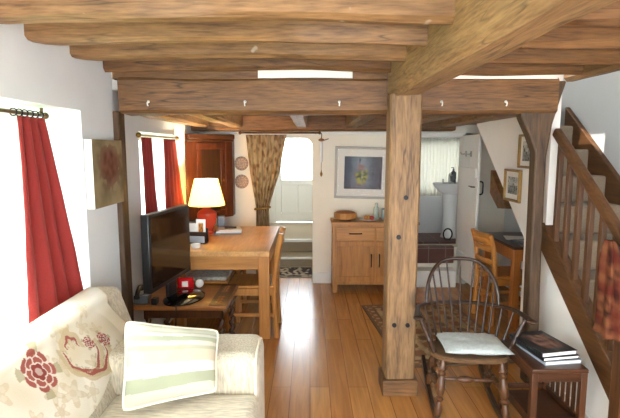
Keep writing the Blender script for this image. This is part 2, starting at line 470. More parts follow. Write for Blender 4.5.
M['gilt'] = plain('gilt_frame', S(150, 116, 62), 0.45, metal=0.3)
M['mat'] = plain('mount_card', S(222, 218, 208), 0.8, var=0.01)
M['white'] = plain('white_ceramic', S(236, 236, 234), 0.15, var=0.0)
M['redcer'] = plain('red_ceramic', S(224, 84, 56), 0.12, var=0.05, nscale=12)
M['paper'] = plain('white_paper', S(232, 230, 224), 0.8, var=0.01)
M['greycard'] = plain('grey_card', S(140, 146, 154), 0.7)
M['grey'] = plain('dark_grey_plastic', S(76, 82, 86), 0.4)
M['rush'] = wood('woven_rush', S(62, 42, 26), S(118, 86, 52), 'X', scale=60, rough=0.8, knots=0, bump=0.6)
M['glass'] = glass('window_glass')
M['picglass'] = glass('picture_glass', (1, 1, 1), 0.002)
M['blueglass'] = plain('pale_glass_bottle', S(170, 180, 168), 0.1, spec=0.6)
M['tile'] = tiles('quarry_tiles', S(94, 52, 40), S(80, 44, 34), S(124, 104, 90), 0.2, 0.2)
M['bread'] = plain('crusty_brown', S(150, 92, 48), 0.6, var=0.25, nscale=40, bump=0.3)
M['grass'] = plain('lawn', S(110, 140, 70), 1.0, var=0.3, nscale=8)
M['leaf'] = plain('shrub_leaf', S(92, 130, 58), 0.7, var=0.3, nscale=6)

def shade_mat():
    m, t, out = nt('cream_lamp_shade'); L = t.links
    d = node(t, 'ShaderNodeBsdfDiffuse'); d.inputs['Color'].default_value = rgba(S(240, 222, 172))
    tr = node(t, 'ShaderNodeBsdfTranslucent'); tr.inputs['Color'].default_value = rgba(S(244, 224, 170))
    mx = node(t, 'ShaderNodeMixShader'); mx.inputs[0].default_value = 0.55
    L.new(d.outputs[0], mx.inputs[1]); L.new(tr.outputs[0], mx.inputs[2]); L.new(mx.outputs[0], out.inputs['Surface'])
    return m
M['shade'] = shade_mat()

def struct(name, mb, mat, parent=None, **kw):
    o = mb.build(name, mat, parent, **kw)
    if parent is None: o['kind'] = 'structure'
    return o

# ------------------------------------------------------------------ room shell
FLAT = dict(angle=20)
struct('floor', MB().box(-1.75, 2.5, -1.4, 6.42, -0.12, 0.0), M['floor'], **FLAT)

def wall_with_holes(mb, axis, a, b, u0, u1, v0, v1, holes):
    """solid wall normal to axis between a and b, spanning u (other horizontal) and v (z), rectangular holes"""
    us = sorted({u0, u1} | {h[0] for h in holes} | {h[1] for h in holes})
    vs_ = sorted({v0, v1} | {h[2] for h in holes} | {h[3] for h in holes})
    for i in range(len(us)-1):
        run = None
        for j in range(len(vs_)-1):
            uc, vc = (us[i]+us[i+1])/2, (vs_[j]+vs_[j+1])/2
            hole = any(h[0] < uc < h[1] and h[2] < vc < h[3] for h in holes)
            if not hole:
                if run is None: run = vs_[j]
            if (hole or j == len(vs_)-2) and run is not None:
                top = vs_[j] if hole else vs_[j+1]
                if axis == 'X': mb.box(a, b, us[i], us[i+1], run, top)
                else: mb.box(us[i], us[i+1], a, b, run, top)
                run = None
    return mb

w = MB()
wall_with_holes(w, 'X', -1.68, -1.25, -1.4, 3.1, 0, 2.4, [(-1.1, 0.1, 0.74, 1.81), (0.9, 2.66, 0.74, 1.81)])
wall_with_holes(w, 'X', -1.68, -1.30, 3.1, 5.63, 0, 2.4, [(3.68, 4.62, 0.95, 1.735)])
struct('wall_left', w, M['plaster_left'], **FLAT)

# back wall with a round-cornered doorway on the left and a bathroom doorway on the right
w = MB()
w.box(-1.68, -0.64, 5.63, 5.83, 0, 2.4)
arch = [(0.03, 0.0), (0.03, 1.62)] + [(0.03-0.1*(1-math.cos(R(a))), 1.62+0.11*math.sin(R(a))) for a in range(15, 91, 15)] + [(-0.64, 1.73), (-0.64, 2.4), (1.24, 2.4), (1.24, 0)]
w.prism(arch, 'Y', 5.63, 5.83)
w.box(1.24, 1.83, 5.63, 5.83, 1.745, 2.4)
w.box(1.24, 1.83, 5.63, 5.83, 0.0, 0.44)
w.box(1.83, 2.5, 5.63, 5.83, 0, 3.6)
struct('wall_back', w, M['plaster_cream'], **FLAT)

w = MB()
wall_with_holes(w, 'Y', -1.5, -1.4, -1.75, 2.5, 0, 3.6, [(-1.2, 2.0, 0.2, 2.15)])
struct('wall_rear', w, M['plaster'], **FLAT)
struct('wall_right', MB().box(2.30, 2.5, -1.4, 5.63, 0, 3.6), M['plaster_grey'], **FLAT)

# wall beside and under the stairs (its lower edge follows the stair soffit) carried up past the landing
ZS = lambda y: 0.31 + 0.765 * (y - 2.45)          # underside of the near string
ZW = lambda y: 0.94 + 0.785 * (y - 3.53)          # slanted lower edge in the far room
w = MB()
w.prism([(2.40, 0), (3.53, 0), (3.53, ZW(3.53)), (4.88, ZW(4.88)), (5.63, ZW(4.88)), (5.63, 2.02), (3.22, 2.02), (3.22, ZS(3.22)), (2.40, ZS(2.40))], 'X', 1.60, 1.655)
wall_with_holes(w, 'X', 1.60, 1.655, 3.22, 5.63, 2.02, 3.6, [(3.70, 3.98, 2.84, 3.12)])  # unseen opening added so the sun throws a square patch on the right wall
wall_with_holes(w, 'X', 1.69, 1.74, 1.3, 3.22, 2.27, 3.6, [])
w.box(1.60, 2.30, 1.25, 1.3, 2.27, 3.6)
struct('wall_stairs', w, M['plaster'], **FLAT)

w = MB()
w.box(-1.68, 1.70, -1.4, 3.22, 2.25, 2.35)
w.box(1.70, 2.5, -1.4, 1.3, 2.25, 2.35)
w.box(-1.68, 1.60, 3.22, 5.63, 1.985, 2.1)
w.box(1.60, 2.5, 1.25, 5.83, 3.6, 3.7)
struct('ceiling', w, M['plaster'], **FLAT)
# sloping plaster under the stairs
w = MB()
w.prism([(3.53, ZW(3.53)+0.0), (4.90, ZW(4.90)), (5.63, ZW(4.90)), (5.63, ZW(4.90)+0.03), (4.88, ZW(4.90)+0.03), (3.53, ZW(3.53)+0.03)], 'X', 1.655, 2.30)
struct('ceiling_soffit', w, M['plaster'], **FLAT)

struct('baseboard_back', MB().box(0.03, 0.245, 5.612, 5.63, 0, 0.13), M['paint'], bevel=0.004)
struct('baseboard_stairs', MB().box(1.585, 1.60, 2.42, 3.05, 0, 0.09), M['paint'], bevel=0.004)
struct('trim_1', MB().box(-1.30, 1.60, 5.585, 5.63, 1.765, 1.80), M['paint'], bevel=0.004)

# hall beyond the left doorway: two carpeted steps up to a glazed door
w = MB()
w.box(-0.95, -0.85, 5.83, 8.6, 0, 2.4); w.box(0.35, 0.45, 5.83, 8.6, 0, 2.4)
wall_with_holes(w, 'Y', 8.42, 8.52, -0.95, 0.45, 0, 2.4, [(-0.66, 0.2, 0.31, 2.2)])
struct('wall_hall', w, M['plaster'], **FLAT)
w = MB()
w.box(-0.95, 0.45, 5.83, 8.6, 2.3, 2.4)
struct('ceiling_hall', w, M['plaster'], **FLAT)
struct('floor_hall', MB().box(-0.85, 0.35, 6.42, 8.42, -0.1, 0.0), M['hallcarpet'])
struct('trim_2', MB().box(-0.85, 0.35, 6.46, 6.86, 0.0, 0.125).box(-0.85, 0.35, 6.86, 8.42, 0.0, 0.30), M['hallcarpet'])
struct('trim_3', MB().box(-0.85, 0.35, 6.43, 6.46, 0.105, 0.132).box(-0.85, 0.35, 6.81, 6.86, 0.27, 0.31), M['paint'], bevel=0.004)

# bathroom beyond the right doorway
w = MB()
w.box(1.0, 1.05, 5.83, 6.6, 0, 2.3); w.box(2.45, 2.5, 5.83, 6.6, 0, 2.3)
wall_with_holes(w, 'Y', 6.50, 6.6, 1.0, 2.5, 0, 2.3, [(1.42, 2.08, 0.98, 1.74)])
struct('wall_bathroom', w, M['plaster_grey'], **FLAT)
struct('ceiling_bathroom', MB().box(1.0, 2.5, 5.83, 6.6, 2.2, 2.3), M['plaster'])
struct('floor_bathroom', MB().box(1.05, 2.45, 5.83, 6.5, 0.36, 0.46), M['tile'], **FLAT)
struct('trim_4', MB().box(1.24, 1.70, 5.56, 5.64, 0.26, 0.462), M['tile'], bevel=0.006)
struct('trim_5', MB().box(1.24, 1.70, 5.44, 5.63, 0.0, 0.20), M['paint'], bevel=0.008)
# door frame of the bathroom
struct('trim_6', MB().box(1.80, 1.86, 5.60, 5.84, 0.0, 1.80).box(1.22, 1.86, 5.60, 5.64, 1.745, 1.79), M['paint'], bevel=0.004)

# windows
def window(name, axis, at, u0, u1, z0, z1, fr=0.05, nu=1, nz=1, dep=0.06, pane_out=0.0):
    def B(mb, a0, a1, b0, b1, d0, d1):
        if axis == 'X': mb.box(d0, d1, a0, a1, b0, b1)
        else: mb.box(a0, a1, d0, d1, b0, b1)
    f = MB(); d0, d1 = at - dep/2, at + dep/2
    B(f, u0, u0+fr, z0, z1, d0, d1); B(f, u1-fr, u1, z0, z1, d0, d1)
    B(f, u0+fr, u1-fr, z0, z0+fr, d0, d1); B(f, u0+fr, u1-fr, z1-fr, z1, d0, d1)
    o = struct(name, f, M['paint'], bevel=0.004)
    g = MB()
    for k in range(1, nu):
        u = u0 + (u1-u0)*k/nu; B(g, u-0.014, u+0.014, z0+fr, z1-fr, at-0.015, at+0.015)
    for k in range(1, nz):
        z = z0 + (z1-z0)*k/nz; B(g, u0+fr, u1-fr, z-0.01, z+0.01, at-0.013, at+0.013)
    if g.v: g.build('glazing_bar', M['paint'], o)
    p = MB(); B(p, u0+fr*0.6, u1-fr*0.6, z0+fr*0.6, z1-fr*0.6, at-0.002, at+0.002); p.build('pane', M['glass'], o)
    return o
window('window_1', 'X', -1.60, 0.9, 2.66, 0.74, 1.81, nu=3)
MB().box(-1.57, -1.245, 0.9, 2.66, 0.715, 0.745).build('window_sill', M['paint'], bpy.data.objects['window_1'], bevel=0.006)
window('window_2', 'X', -1.58, 3.68, 4.62, 0.95, 1.735, nu=2)
window('window_3', 'Y', 6.56, 1.42, 2.08, 0.98, 1.74, nu=2)
window('window_fill_side', 'X', -1.60, -1.1, 0.1, 0.74, 1.81, nu=2)  # added window behind the camera, unseen, for more fill light from the left
window('window_fill_rear', 'Y', -1.45, -1.2, 2.0, 0.2, 2.15, nu=4)  # unseen glazing behind the camera, enlarged to fill the room with frontal light

# glazed hall door
f = MB()
f.box(-0.66, -0.60, 8.41, 8.47, 0.31, 2.2).box(0.14, 0.2, 8.41, 8.47, 0.31, 2.2).box(-0.60, 0.14, 8.41, 8.47, 2.14, 2.2)
d1 = struct('door_1', f, M['paint'], bevel=0.004)
l = MB()
l.box(-0.60, -0.50, 8.42, 8.46, 0.32, 2.14).box(0.04, 0.14, 8.42, 8.46, 0.32, 2.14).box(-0.50, 0.04, 8.42, 8.46, 2.04, 2.14)
l.box(-0.50, 0.04, 8.42, 8.46, 0.98, 1.07).box(-0.50, 0.04, 8.42, 8.46, 0.32, 0.48).box(-0.50, 0.04, 8.435, 8.45, 0.48, 0.98)
l.box(-0.24, -0.20, 8.425, 8.455, 0.48, 0.98)
l.build('door_leaf', M['paint'], d1, bevel=0.006)
MB().box(-0.51, 0.05, 8.438, 8.442, 1.06, 2.05).build('pane', M['glass'], d1)

# white boarded bathroom door, standing open into the room
d = MB()
for k in range(5):
    y0 = 5.04 + k*0.116
    d.box(1.755, 1.785, y0, y0+0.114, 0.12, 1.755)
d2 = struct('door_2', d, M['paint'], bevel=0.003)
MB().box(1.738, 1.755, 5.06, 5.60, 0.30, 0.42).box(1.738, 1.755, 5.06, 5.60, 1.30, 1.40).build('ledge', M['paint'], d2, bevel=0.003)
h = MB()
h.tube(spline([(1.79, 5.09, 1.26), (1.83, 5.085, 1.25), (1.835, 5.085, 1.19), (1.83, 5.085, 1.13), (1.79, 5.09, 1.12)]), 0.008, 8)
h.box(1.715, 1.755, 5.09, 5.13, 1.195, 1.205).tube([(1.735, 5.09, 1.20), (1.735, 5.24, 1.20)], 0.005, 8)
h.build('latch', M['iron'], d2)
for zz, yh in ((1.55, 5.25), (1.55, 5.42)):
    h = MB().tube(spline([(1.75, yh, zz), (1.70, yh, zz-0.005), (1.69, yh, zz+0.02)]), 0.006, 8).box(1.745, 1.756, yh-0.02, yh+0.02, zz-0.03, zz+0.03)
    h.build('coat_hook', M['steel'], d2)

# garden outside
tag(struct('ground_outside', MB().box(-14, -1.7, -4, 10, -0.3, -0.2), M['grass']))

# ------------------------------------------------------------------ old timbers
def timber(name, xr, yr, zr, axis, mat, label, cat, group=None, wob=0.007, cham=0.02, n=28, seed=0, x0far=None, bow=0.0, endlift=0.0):
    ax = 'XYZ'.index(axis); rng = [xr, yr, zr]; endlift_ = endlift
    oth = [i for i in range(3) if i != ax]
    a0, a1 = rng[ax]
    vs_ = []; fs_ = []
    for s in range(n+1):
        t = s/n; p = a0+(a1-a0)*t
        (u0, u1), (v0, v1) = list(rng[oth[0]]), list(rng[oth[1]])
        if x0far is not None: u0 = u0 + (x0far-u0)*t
        v0 = v0 + bow*math.sin(math.pi*t) + endlift*max(0.0, 1-(p-a0)/0.16)**2
        ring = [(u0+cham, v0), ((u0+u1)/2, v0), (u1-cham, v0), (u1, v0+cham), (u1, (v0+v1)/2), (u1, v1-cham), (u1-cham, v1), ((u0+u1)/2, v1), (u0+cham, v1), (u0, v1-cham), (u0, (v0+v1)/2), (u0, v0+cham)]
        for k, (u, v) in enumerate(ring):
            q = Vector((p*2.2+seed*7.3, u*5+k*0.13, v*5+seed*3.1))
            d = noise.noise_vector(q) * wob
            c = [0, 0, 0]; c[ax] = p; c[oth[0]] = u+d.x; c[oth[1]] = v+d.y
            vs_.append(tuple(c))
    m = 12
    for s in range(n):
        for k in range(m):
            fs_.append((s*m+k, s*m+(k+1) % m, (s+1)*m+(k+1) % m, (s+1)*m+k))
    fs_.append(tuple(range(m))); fs_.append(tuple(n*m+k for k in range(m)))
    mb = MB(); mb.add(vs_, fs_)
    o = mb.build(name, mat, angle=28)
    return tag(o, label, cat, group)

jy = [(1.81, 1.89), (2.18, 2.26), (2.58, 2.66), (2.985, 3.04)]
jl = ['nearest brown oak ceiling joist, along the top edge left of the long beam',
      'second brown oak joist from the top edge, left of the long beam',
      'third brown oak joist from the top edge, left of long beam',
      'narrow fourth joist just in front of the cross beam, left of the post']
jr = ['dark joist nearest the upper right corner, right of the long beam',
      'second dark joist right of the long beam, below the corner one',
      'third dark joist right of the long beam, running to the stairwell edge',
      'thin dark joist just above the right half of the cross beam']
for k, (a, b) in enumerate(jy):
    xe = [0.585, 0.56, 0.535, 0.51][k]
    timber('ceiling_joist', (-1.26, xe+0.02), (a, b), (2.058 if k < 3 else 2.066, 2.25), 'X', M['oldX'] if k < 3 else M['oldXd'], jl[k], 'ceiling joist', 'joists over the sitting room', seed=k+1, wob=0.011, bow=0.016, endlift=0.02 if k < 3 else 0.0)
    timber('ceiling_joist', (0.69, 1.67), (a, b), (2.05, 2.25), 'X', M['oldXd'], jr[k], 'ceiling joist', 'joists over the sitting room', seed=k+11, wob=0.010)
timber('ceiling_beam', (0.60, 0.705), (-1.4, 3.16), (1.925, 2.25), 'Y', M['oldY'], 'big pale oak beam running from the upper right corner to the top of the central post', 'beam', seed=21, wob=0.012, cham=0.03, x0far=0.49)
timber('cross_beam', (-1.212, 1.57), (3.10, 3.32), (1.825, 2.05), 'X', M['oldXd'], 'main oak cross beam spanning the room above the post, dotted with white hooks', 'beam', seed=22, wob=0.012, n=40)
# packing on top of the cross beam
tag(MB().box(-1.25, -0.33, 3.11, 3.215, 2.04, 2.249).build('packing_board', M['oldXd'], bevel=0.004), 'dark packing board on top of the cross beam, at the left', 'board')
tag(MB().box(0.27, 0.50, 3.11, 3.215, 2.04, 2.249).build('packing_board', M['oldXd'], bevel=0.004), 'short dark packing board on top of the cross beam, next to the long beam', 'board')
struct('trim_7', MB().box(-0.33, 0.27, 3.12, 3.215, 2.04, 2.249).box(0.7, 1.56, 3.10, 3.215, 2.04, 2.07), M['plaster'])

post = thing('timber_post', 'pale oak post with dark peg holes, standing in the middle of the floor', 'post', (0.588, 3.06, 0))
def post_mesh():
    vs_ = []; fs_ = []; n = 30; m = 12
    for s in range(n+1):
        t = s/n; z = 0.10+t*(1.935-0.10)
        hw = 0.093+0.008*t; hd = 0.085; c = 0.012
        ring = [(-hw+c, -hd), (0, -hd), (hw-c, -hd), (hw, -hd+c), (hw, 0), (hw, hd-c), (hw-c, hd), (0, hd), (-hw+c, hd), (-hw, hd-c), (-hw, 0), (-hw, -hd+c)]
        for k, (u, v) in enumerate(ring):
            d = noise.noise_vector(Vector((z*2.5, u*9, v*9+3))) * 0.007
            vs_.append((u+d.x, v+d.y, z))
    for s in range(n):
        for k in range(m): fs_.append((s*m+k, s*m+(k+1) % m, (s+1)*m+(k+1) % m, (s+1)*m+k))
    fs_.append(tuple(range(m))); fs_.append(tuple(n*m+k for k in range(m)))
    return MB().add(vs_, fs_)
post_mesh().build('shaft', M['oldZ'], post, angle=28)
MB().box(-0.115, 0.115, -0.11, 0.10, 0.0, 0.11).build('plinth', M['oldXd'], post, bevel=0.006)
for dx, z in ((-0.045, 0.475), (0.04, 0.475), (-0.03, 1.05), (0.01, 1.30)):
    MB().lathe([(0.016, -0.003), (0.014, 0.003), (0, 0.004)], n=10).build('peg', M['iron'], post)
    o = COL.objects[-1] if False else bpy.context.scene.objects[-1]
    o.rotation_euler = (R(90), 0, 0); o.location = (dx, -0.089, z)

# jowled post at the foot of the stairs
jw = [(1.475, 0.0), (1.558, 0.0), (1.535, 0.9), (1.528, 1.55), (1.555, 1.76), (1.60, 1.93), (1.63, 2.03), (1.48, 2.03), (1.345, 1.86), (1.355, 1.80), (1.41, 1.69), (1.455, 1.58), (1.462, 0.9)]
o = MB().prism(jw, 'Y', 3.115, 3.21).build('jowled_post', M['oldZd'], bevel=0.012)
tag(o, 'dark oak post flaring at its head, standing at the foot of the stairs', 'post')
o = MB().box(-1.30, -1.215, 3.09, 3.20, 0.0, 1.84).build('wall_stud', M['oldZd'], bevel=0.008)
tag(o, 'slim brown timber upright set in the left wall under the end of the cross beam', 'post')

fj = [(-1.17, 'joist against the left wall of the dining area, above the red curtains'), (-0.80, 'dining area joist ending above the corner cupboard'),
      (-0.09, 'short dining area joist above the doorway curtain and hall'), (0.46, 'dining area joist just left of the central post'),
      (1.02, 'dining area joist just right of the central post'), (1.47, 'dining area joist along the top of the sloping stair wall')]
for k, (x, lb) in enumerate(fj):
    timber('ceiling_joist', (x-0.065, x+0.065), (3.30, 5.36), (1.835, 1.99), 'Y', M['oldYd'], lb, 'ceiling joist', 'joists over the dining area', seed=31+k, wob=0.009)
timber('trimmer_beam', (1.655, 1.735), (1.3, 3.21), (2.035, 2.25), 'Y', M['oldYd'], 'dark timber edging the stairwell at the upper right', 'beam', seed=45, wob=0.006)
timber('back_beam', (-1.30, 1.59), (5.30, 5.46), (1.80, 1.99), 'X', M['oldXd'], 'brown oak beam along the back wall above the doorway and picture', 'beam', seed=41, wob=0.008)

# ------------------------------------------------------------------ small white hooks on the cross beam
hp = [(-1.02, 'white hook at the far left end of the cross beam'), (-0.41, 'second white hook from the left on the cross beam'), (0.185, 'white hook on the cross beam just left of the post'),
      (0.83, 'white hook on the cross beam just right of the post'), (1.235, 'rightmost white hook on the cross beam, by the stair post')]
hm = None
for x, lb in hp:
    if hm is None:
        ho = MB().tube(spline([(0, 0.03, 0.012), (0, -0.012, 0.012), (0, -0.028, 0.004), (0, -0.024, -0.012), (0, -0.012, -0.012)]), 0.004, 8).ball((0, -0.006, 0.012), 0.009).build('cup_hook', M['paint'])
    else:
        ho = ho.copy(); COL.objects.link(ho)
    ho.location = (x, 3.095, 1.885); hm = ho
    tag(ho, lb, 'hook', 'white hooks on the cross beam')

# ------------------------------------------------------------------ stairs
st = thing('staircase', 'brown wooden staircase with beige carpet climbing away at the right', 'stairs', (1.95, 2.9, 0))
def SL(mb):  # shift world coordinates into the staircase's own
    mb.v = [(x-1.95, y-2.9, z) for x, y, z in mb.v]; return mb
for k in range(1, 11):
    y0 = 3.9+(k-8)*0.255; z1 = 0.2*k
    y1 = y0+0.275 if k < 10 else 5.62
    m_ = MB().box(1.662, 2.255, y0, y1, z1-0.205 if k > 1 else 0.0, z1)
    if k < 10: SL(m_).build('step', M['carpet'], st, bevel=0.018)
    else: SL(MB().box(1.662, 2.255, y0, y1, z1-0.12, z1)).build('landing', M['carpet'], st, bevel=0.018)
SL(MB().prism([(2.40, ZS(2.40)), (3.24, ZS(3.24)), (3.24, ZS(3.24)+0.19), (2.40, ZS(2.40)+0.19)], 'X', 1.585, 1.658)).build('string', M['stairY'], st, bevel=0.005)
SL(MB().prism([(2.10, ZS(2.10)-0.1), (4.32, ZS(4.32)-0.05), (4.32, 1.97), (2.10, 0.33)], 'X', 2.255, 2.298)).build('wall_string', M['stairY'], st, bevel=0.006)
ZR = lambda y: 1.135+0.775*(y-2.44)
SL(MB().bar((1.62, 2.36, ZR(2.36)), (1.62, 3.19, ZR(3.19)), 0.05, 0.06)).build('handrail', M['stairY'], st, bevel=0.012)
for k in range(6):
    y = 3.12-k*0.125
    SL(MB().bar((1.62, y, ZS(y)+0.17), (1.62, y, ZR(y)-0.02), 0.03, 0.035)).build('baluster', M['stairZ'], st, bevel=0.004)
n_ = MB().box(1.575, 1.665, 2.30, 2.39, 0, 1.20).box(1.565, 1.675, 2.29, 2.40, 1.20, 1.225)
SL(n_).build('newel_post', M['stairZ'], st, bevel=0.008)
SL(MB().prism([(4.42, 1.41), (4.03, 1.10), (4.22, 1.08), (4.42, 1.20)], 'X', 1.66, 1.72)).build('carriage_timber', M['oldXd'], st, bevel=0.004)

# reddish patterned scarf hanging over the end of the handrail
def scarf_col(u, v):
    n = noise.noise(Vector((u*5, v*9, 2.0)))
    c = mix(S(88, 34, 24), S(116, 72, 46), 0.5+n*1.4)
    return mix(c, S(48, 20, 16), max(0, noise.noise(Vector((u*9, v*14, 7.0)))*1.8))
def scarf_f(u, v):
    a = 2*math.pi*u
    wdt = 0.03+0.045*min(1, v*1.6)+0.012*math.sin(v*7)
    r = 1+0.25*math.sin(5*a+v*3)
    z = 1.13-0.50*v
    return (1.585+0.018*v+math.cos(a)*wdt*0.55*r-0.03, 2.45-0.03*v+math.sin(a)*wdt*r*1.1, z)
m_ = MB(); m_.grid(scarf_f, 40, 30, scarf_col)
m_.add([(1.565, 2.42, 0.63), (1.56, 2.45, 1.14)], [])
m_.c += [(0.2, 0.05, 0.03)]*2
m_.v = m_.v[:-2]; m_.c = m_.c[:-2]
o = m_.build('scarf', M['vc'])
tag(o, 'reddish brown patterned scarf hanging on the stair handrail at the right edge', 'scarf')

# ------------------------------------------------------------------ curtains
def curtain(name, mat, path_top, path_bot, z_top, z_bot, folds, amp, label, cat='curtain', colf=None, mid=None, nu=90, nv=40, parent=None, group=None, normal=(1, 0)):
    """path_*: ((x,y),(x,y)) ends at top and bottom; mid: list of (t, (x,y),(x,y)) extra widths"""
    keys = [(0.0,)+tuple(path_top)]+(mid or [])+[(1.0,)+tuple(path_bot)]
    def at(v):
        for i in range(len(keys)-1):
            if keys[i][0] <= v <= keys[i+1][0]:
                t = (v-keys[i][0])/(keys[i+1][0]-keys[i][0]); t = t
                a = [keys[i][1][j]+(keys[i+1][1][j]-keys[i][1][j])*t for j in (0, 1)]
                b = [keys[i][2][j]+(keys[i+1][2][j]-keys[i][2][j])*t for j in (0, 1)]
                return a, b
    def f(u, v):
        a, b = at(v)
        d = amp*(0.5+0.3*v)*(math.sin(2*math.pi*folds*u+0.7*math.sin(3*v+u*5))+0.9*noise.noise(Vector((u*folds*1.3, v*1.6, folds))))+0.004*noise.noise(Vector((u*9, v*5, 1)))
        x = a[0]+(b[0]-a[0])*u+normal[0]*d; y = a[1]+(b[1]-a[1])*u+normal[1]*d
        return (x, y, z_top+(z_bot-z_top)*v)
    mb = MB(); mb.grid(f, nu, nv, colf)
    o = mb.build(name, mat, parent, solid=0.004, fix=False)
    if parent is None: tag(o, label, cat, group)
    return o

c1 = curtain('curtain', M['red'], ((-1.365, 2.27), (-1.365, 2.495)), ((-1.30, 2.13), (-1.275, 2.65)), 1.755, 0.76, 3.6, 0.026, 'long red curtain at the near left window, behind the sofa')
tg = MB()
for k in range(6):
    y = 2.262+k*0.045
    tg.tube([(-1.375+0.017*math.cos(a*math.pi/6), y, 1.772+0.017*math.sin(a*math.pi/6)) for a in range(12)], 0.003, 6, closed=True)
tg.build('curtain_rings', M['iron'], c1)['kind'] = 'stuff'
rd = thing('curtain_rod', 'dark metal curtain rod across the near left window recess', 'curtain rod', (-1.375, 1.7, 1.772))
MB().tube([(0, -0.75, 0), (0, 0.83, 0)], 0.009, 10).build('rod', M['bronze'], rd)
MB().ball((0, 0.835, 0), 0.018).build('finial', M['bronze'], rd)
MB().bar((0, 0.80, 0), (0, 0.80, 0.04), 0.012, 0.012).build('bracket', M['bronze'], rd)

c2 = curtain('curtain', M['red'], ((-1.275, 3.66), (-1.275, 3.90)), ((-1.262, 3.64), (-1.262, 3.98)), 1.69, 0.80, 4, 0.015, 'darker red curtain at the left side of the far window, behind the television', nu=60)
c3 = curtain('curtain', M['red'], ((-1.275, 4.22), (-1.275, 4.60)), ((-1.262, 4.12), (-1.262, 4.84)), 1.69, 0.80, 5, 0.018, 'bright red curtain at the right side of the far window, left of the corner cupboard', nu=60)
rd = thing('curtain_rod', 'thin metal curtain rod over the far left window', 'curtain rod', (-1.275, 4.08, 1.705))
MB().tube([(0, -0.46, 0), (0, 0.56, 0)], 0.008, 10).build('rod', M['steel'], rd)
for yy in (0.57, -0.47): MB().ball((0, yy, 0), 0.02).build('finial', M['brass'], rd)
for yy in (0.53, -0.43): MB().bar((-0.03, yy, 0), (0, yy, 0), 0.012, 0.03).build('bracket', M['steel'], rd)

def floral_curt(u, v):
    base = mix(S(160, 140, 108), S(178, 158, 124), 0.5+noise.noise(Vector((u*9, v*14, 0))))
    n = noise.noise(Vector((u*13, v*26, 4.0)))
    c = mix(base, S(112, 80, 58), min(0.85, max(0, (n-0.05)*3.5)))
    n2 = noise.noise(Vector((u*12, v*22, 9.0)))
    return mix(c, S(140, 120, 80), min(0.7, max(0, (n2-0.15)*3)))
o = curtain('door_curtain', M['vccurt'], ((-0.735, 5.565), (-0.27, 5.565)), ((-0.64, 5.57), (-0.44, 5.57)), 1.765, 0.04, 7, 0.022,
        'tan floral curtain tied back at the left of the hall doorway', colf=floral_curt, mid=[(0.25, (-0.695, 5.567), (-0.355, 5.567)), (0.49, (-0.63, 5.57), (-0.485, 5.57))], nu=110, nv=90, normal=(0, 1))
tb = MB().tube([(-0.557+0.088*math.cos(2*math.pi*k/20), 5.572+0.034*math.sin(2*math.pi*k/20), 0.915+0.012*math.cos(2*math.pi*k/20)) for k in range(20)], 0.013, 8, closed=True)
tb.build('tieback', M['brass'], o)
rd = thing('curtain_rod', 'wooden pole carrying the floral curtain over the hall doorway', 'curtain rod', (-0.4, 5.555, 1.785))
MB().tube([(-0.39, 0, 0), (0.5, 0, 0)], 0.010, 10).build('rod', M['oldXd'], rd)
for xx in (-0.40, 0.51): MB().ball((xx, 0, 0), 0.018).build('finial', M['oldXd'], rd)

o = curtain('net_curtain', M['net'], ((1.40, 6.47), (2.09, 6.47)), ((1.40, 6.47), (2.09, 6.47)), 1.75, 0.97, 16, 0.010, 'white pleated net curtain over the bathroom window', nu=160, nv=6, normal=(0, 1))

# ------------------------------------------------------------------ sofa, throw and cushion
sf = thing('sofa', 'cream ribbed fabric sofa in the lower left corner, backing onto the window', 'sofa', (-0.72, 1.65, 0))
def SO(mb): mb.v = [(x+0.72, y-1.65, z) for x, y, z in mb.v]; return mb
XS = lambda z: -1.07+(0.86-z)*0.34
SO(MB().prism([(-1.215, 0.10), (-0.80, 0.10), (XS(0.40), 0.40), (XS(0.82), 0.82), (-1.075, 0.845), (-1.195, 0.845), (-1.215, 0.82)], 'Y', 0.75, 2.60)).build('back', M['sofa'], sf, bevel=0.015, seg=3)
SO(MB().box(-1.10, -0.27, 0.78, 2.46, 0.10, 0.30)).build('base', M['sofa'], sf, bevel=0.02)
for (y0, y1) in ((2.17, 2.50), (0.70, 0.98)):
    ar = SO(MB().box(-1.15, -0.245, y0, y1, 0.08, 0.625)).build('arm', M['sofa'], sf, bevel=0.06, seg=5)
    pth = []
    pp = [(y0+0.012, 0.12), (y0+0.012, 0.54), (y0+0.03, 0.595), (y0+0.075, 0.613), (y1-0.075, 0.613), (y1-0.03, 0.595), (y1-0.012, 0.54), (y1-0.012, 0.12)]
    SO(MB().tube([(-0.262, y, z) for y, z in pp], 0.006, 8)).build('piping', M['piping'], ar)
for (y0, y1) in ((0.99, 1.57), (1.58, 2.165)):
    SO(MB().box(-0.93, -0.235, y0, y1, 0.29, 0.455)).build('seat_cushion', M['sofaseat'], sf, bevel=0.045, seg=4)
for x in (-1.15, -0.32):
    for y in (0.80, 2.42):
        SO(MB().lathe([(0.022, 0), (0.03, 0.1)], (x, y, 0), 10)).build('foot', M['darkZ'], sf)

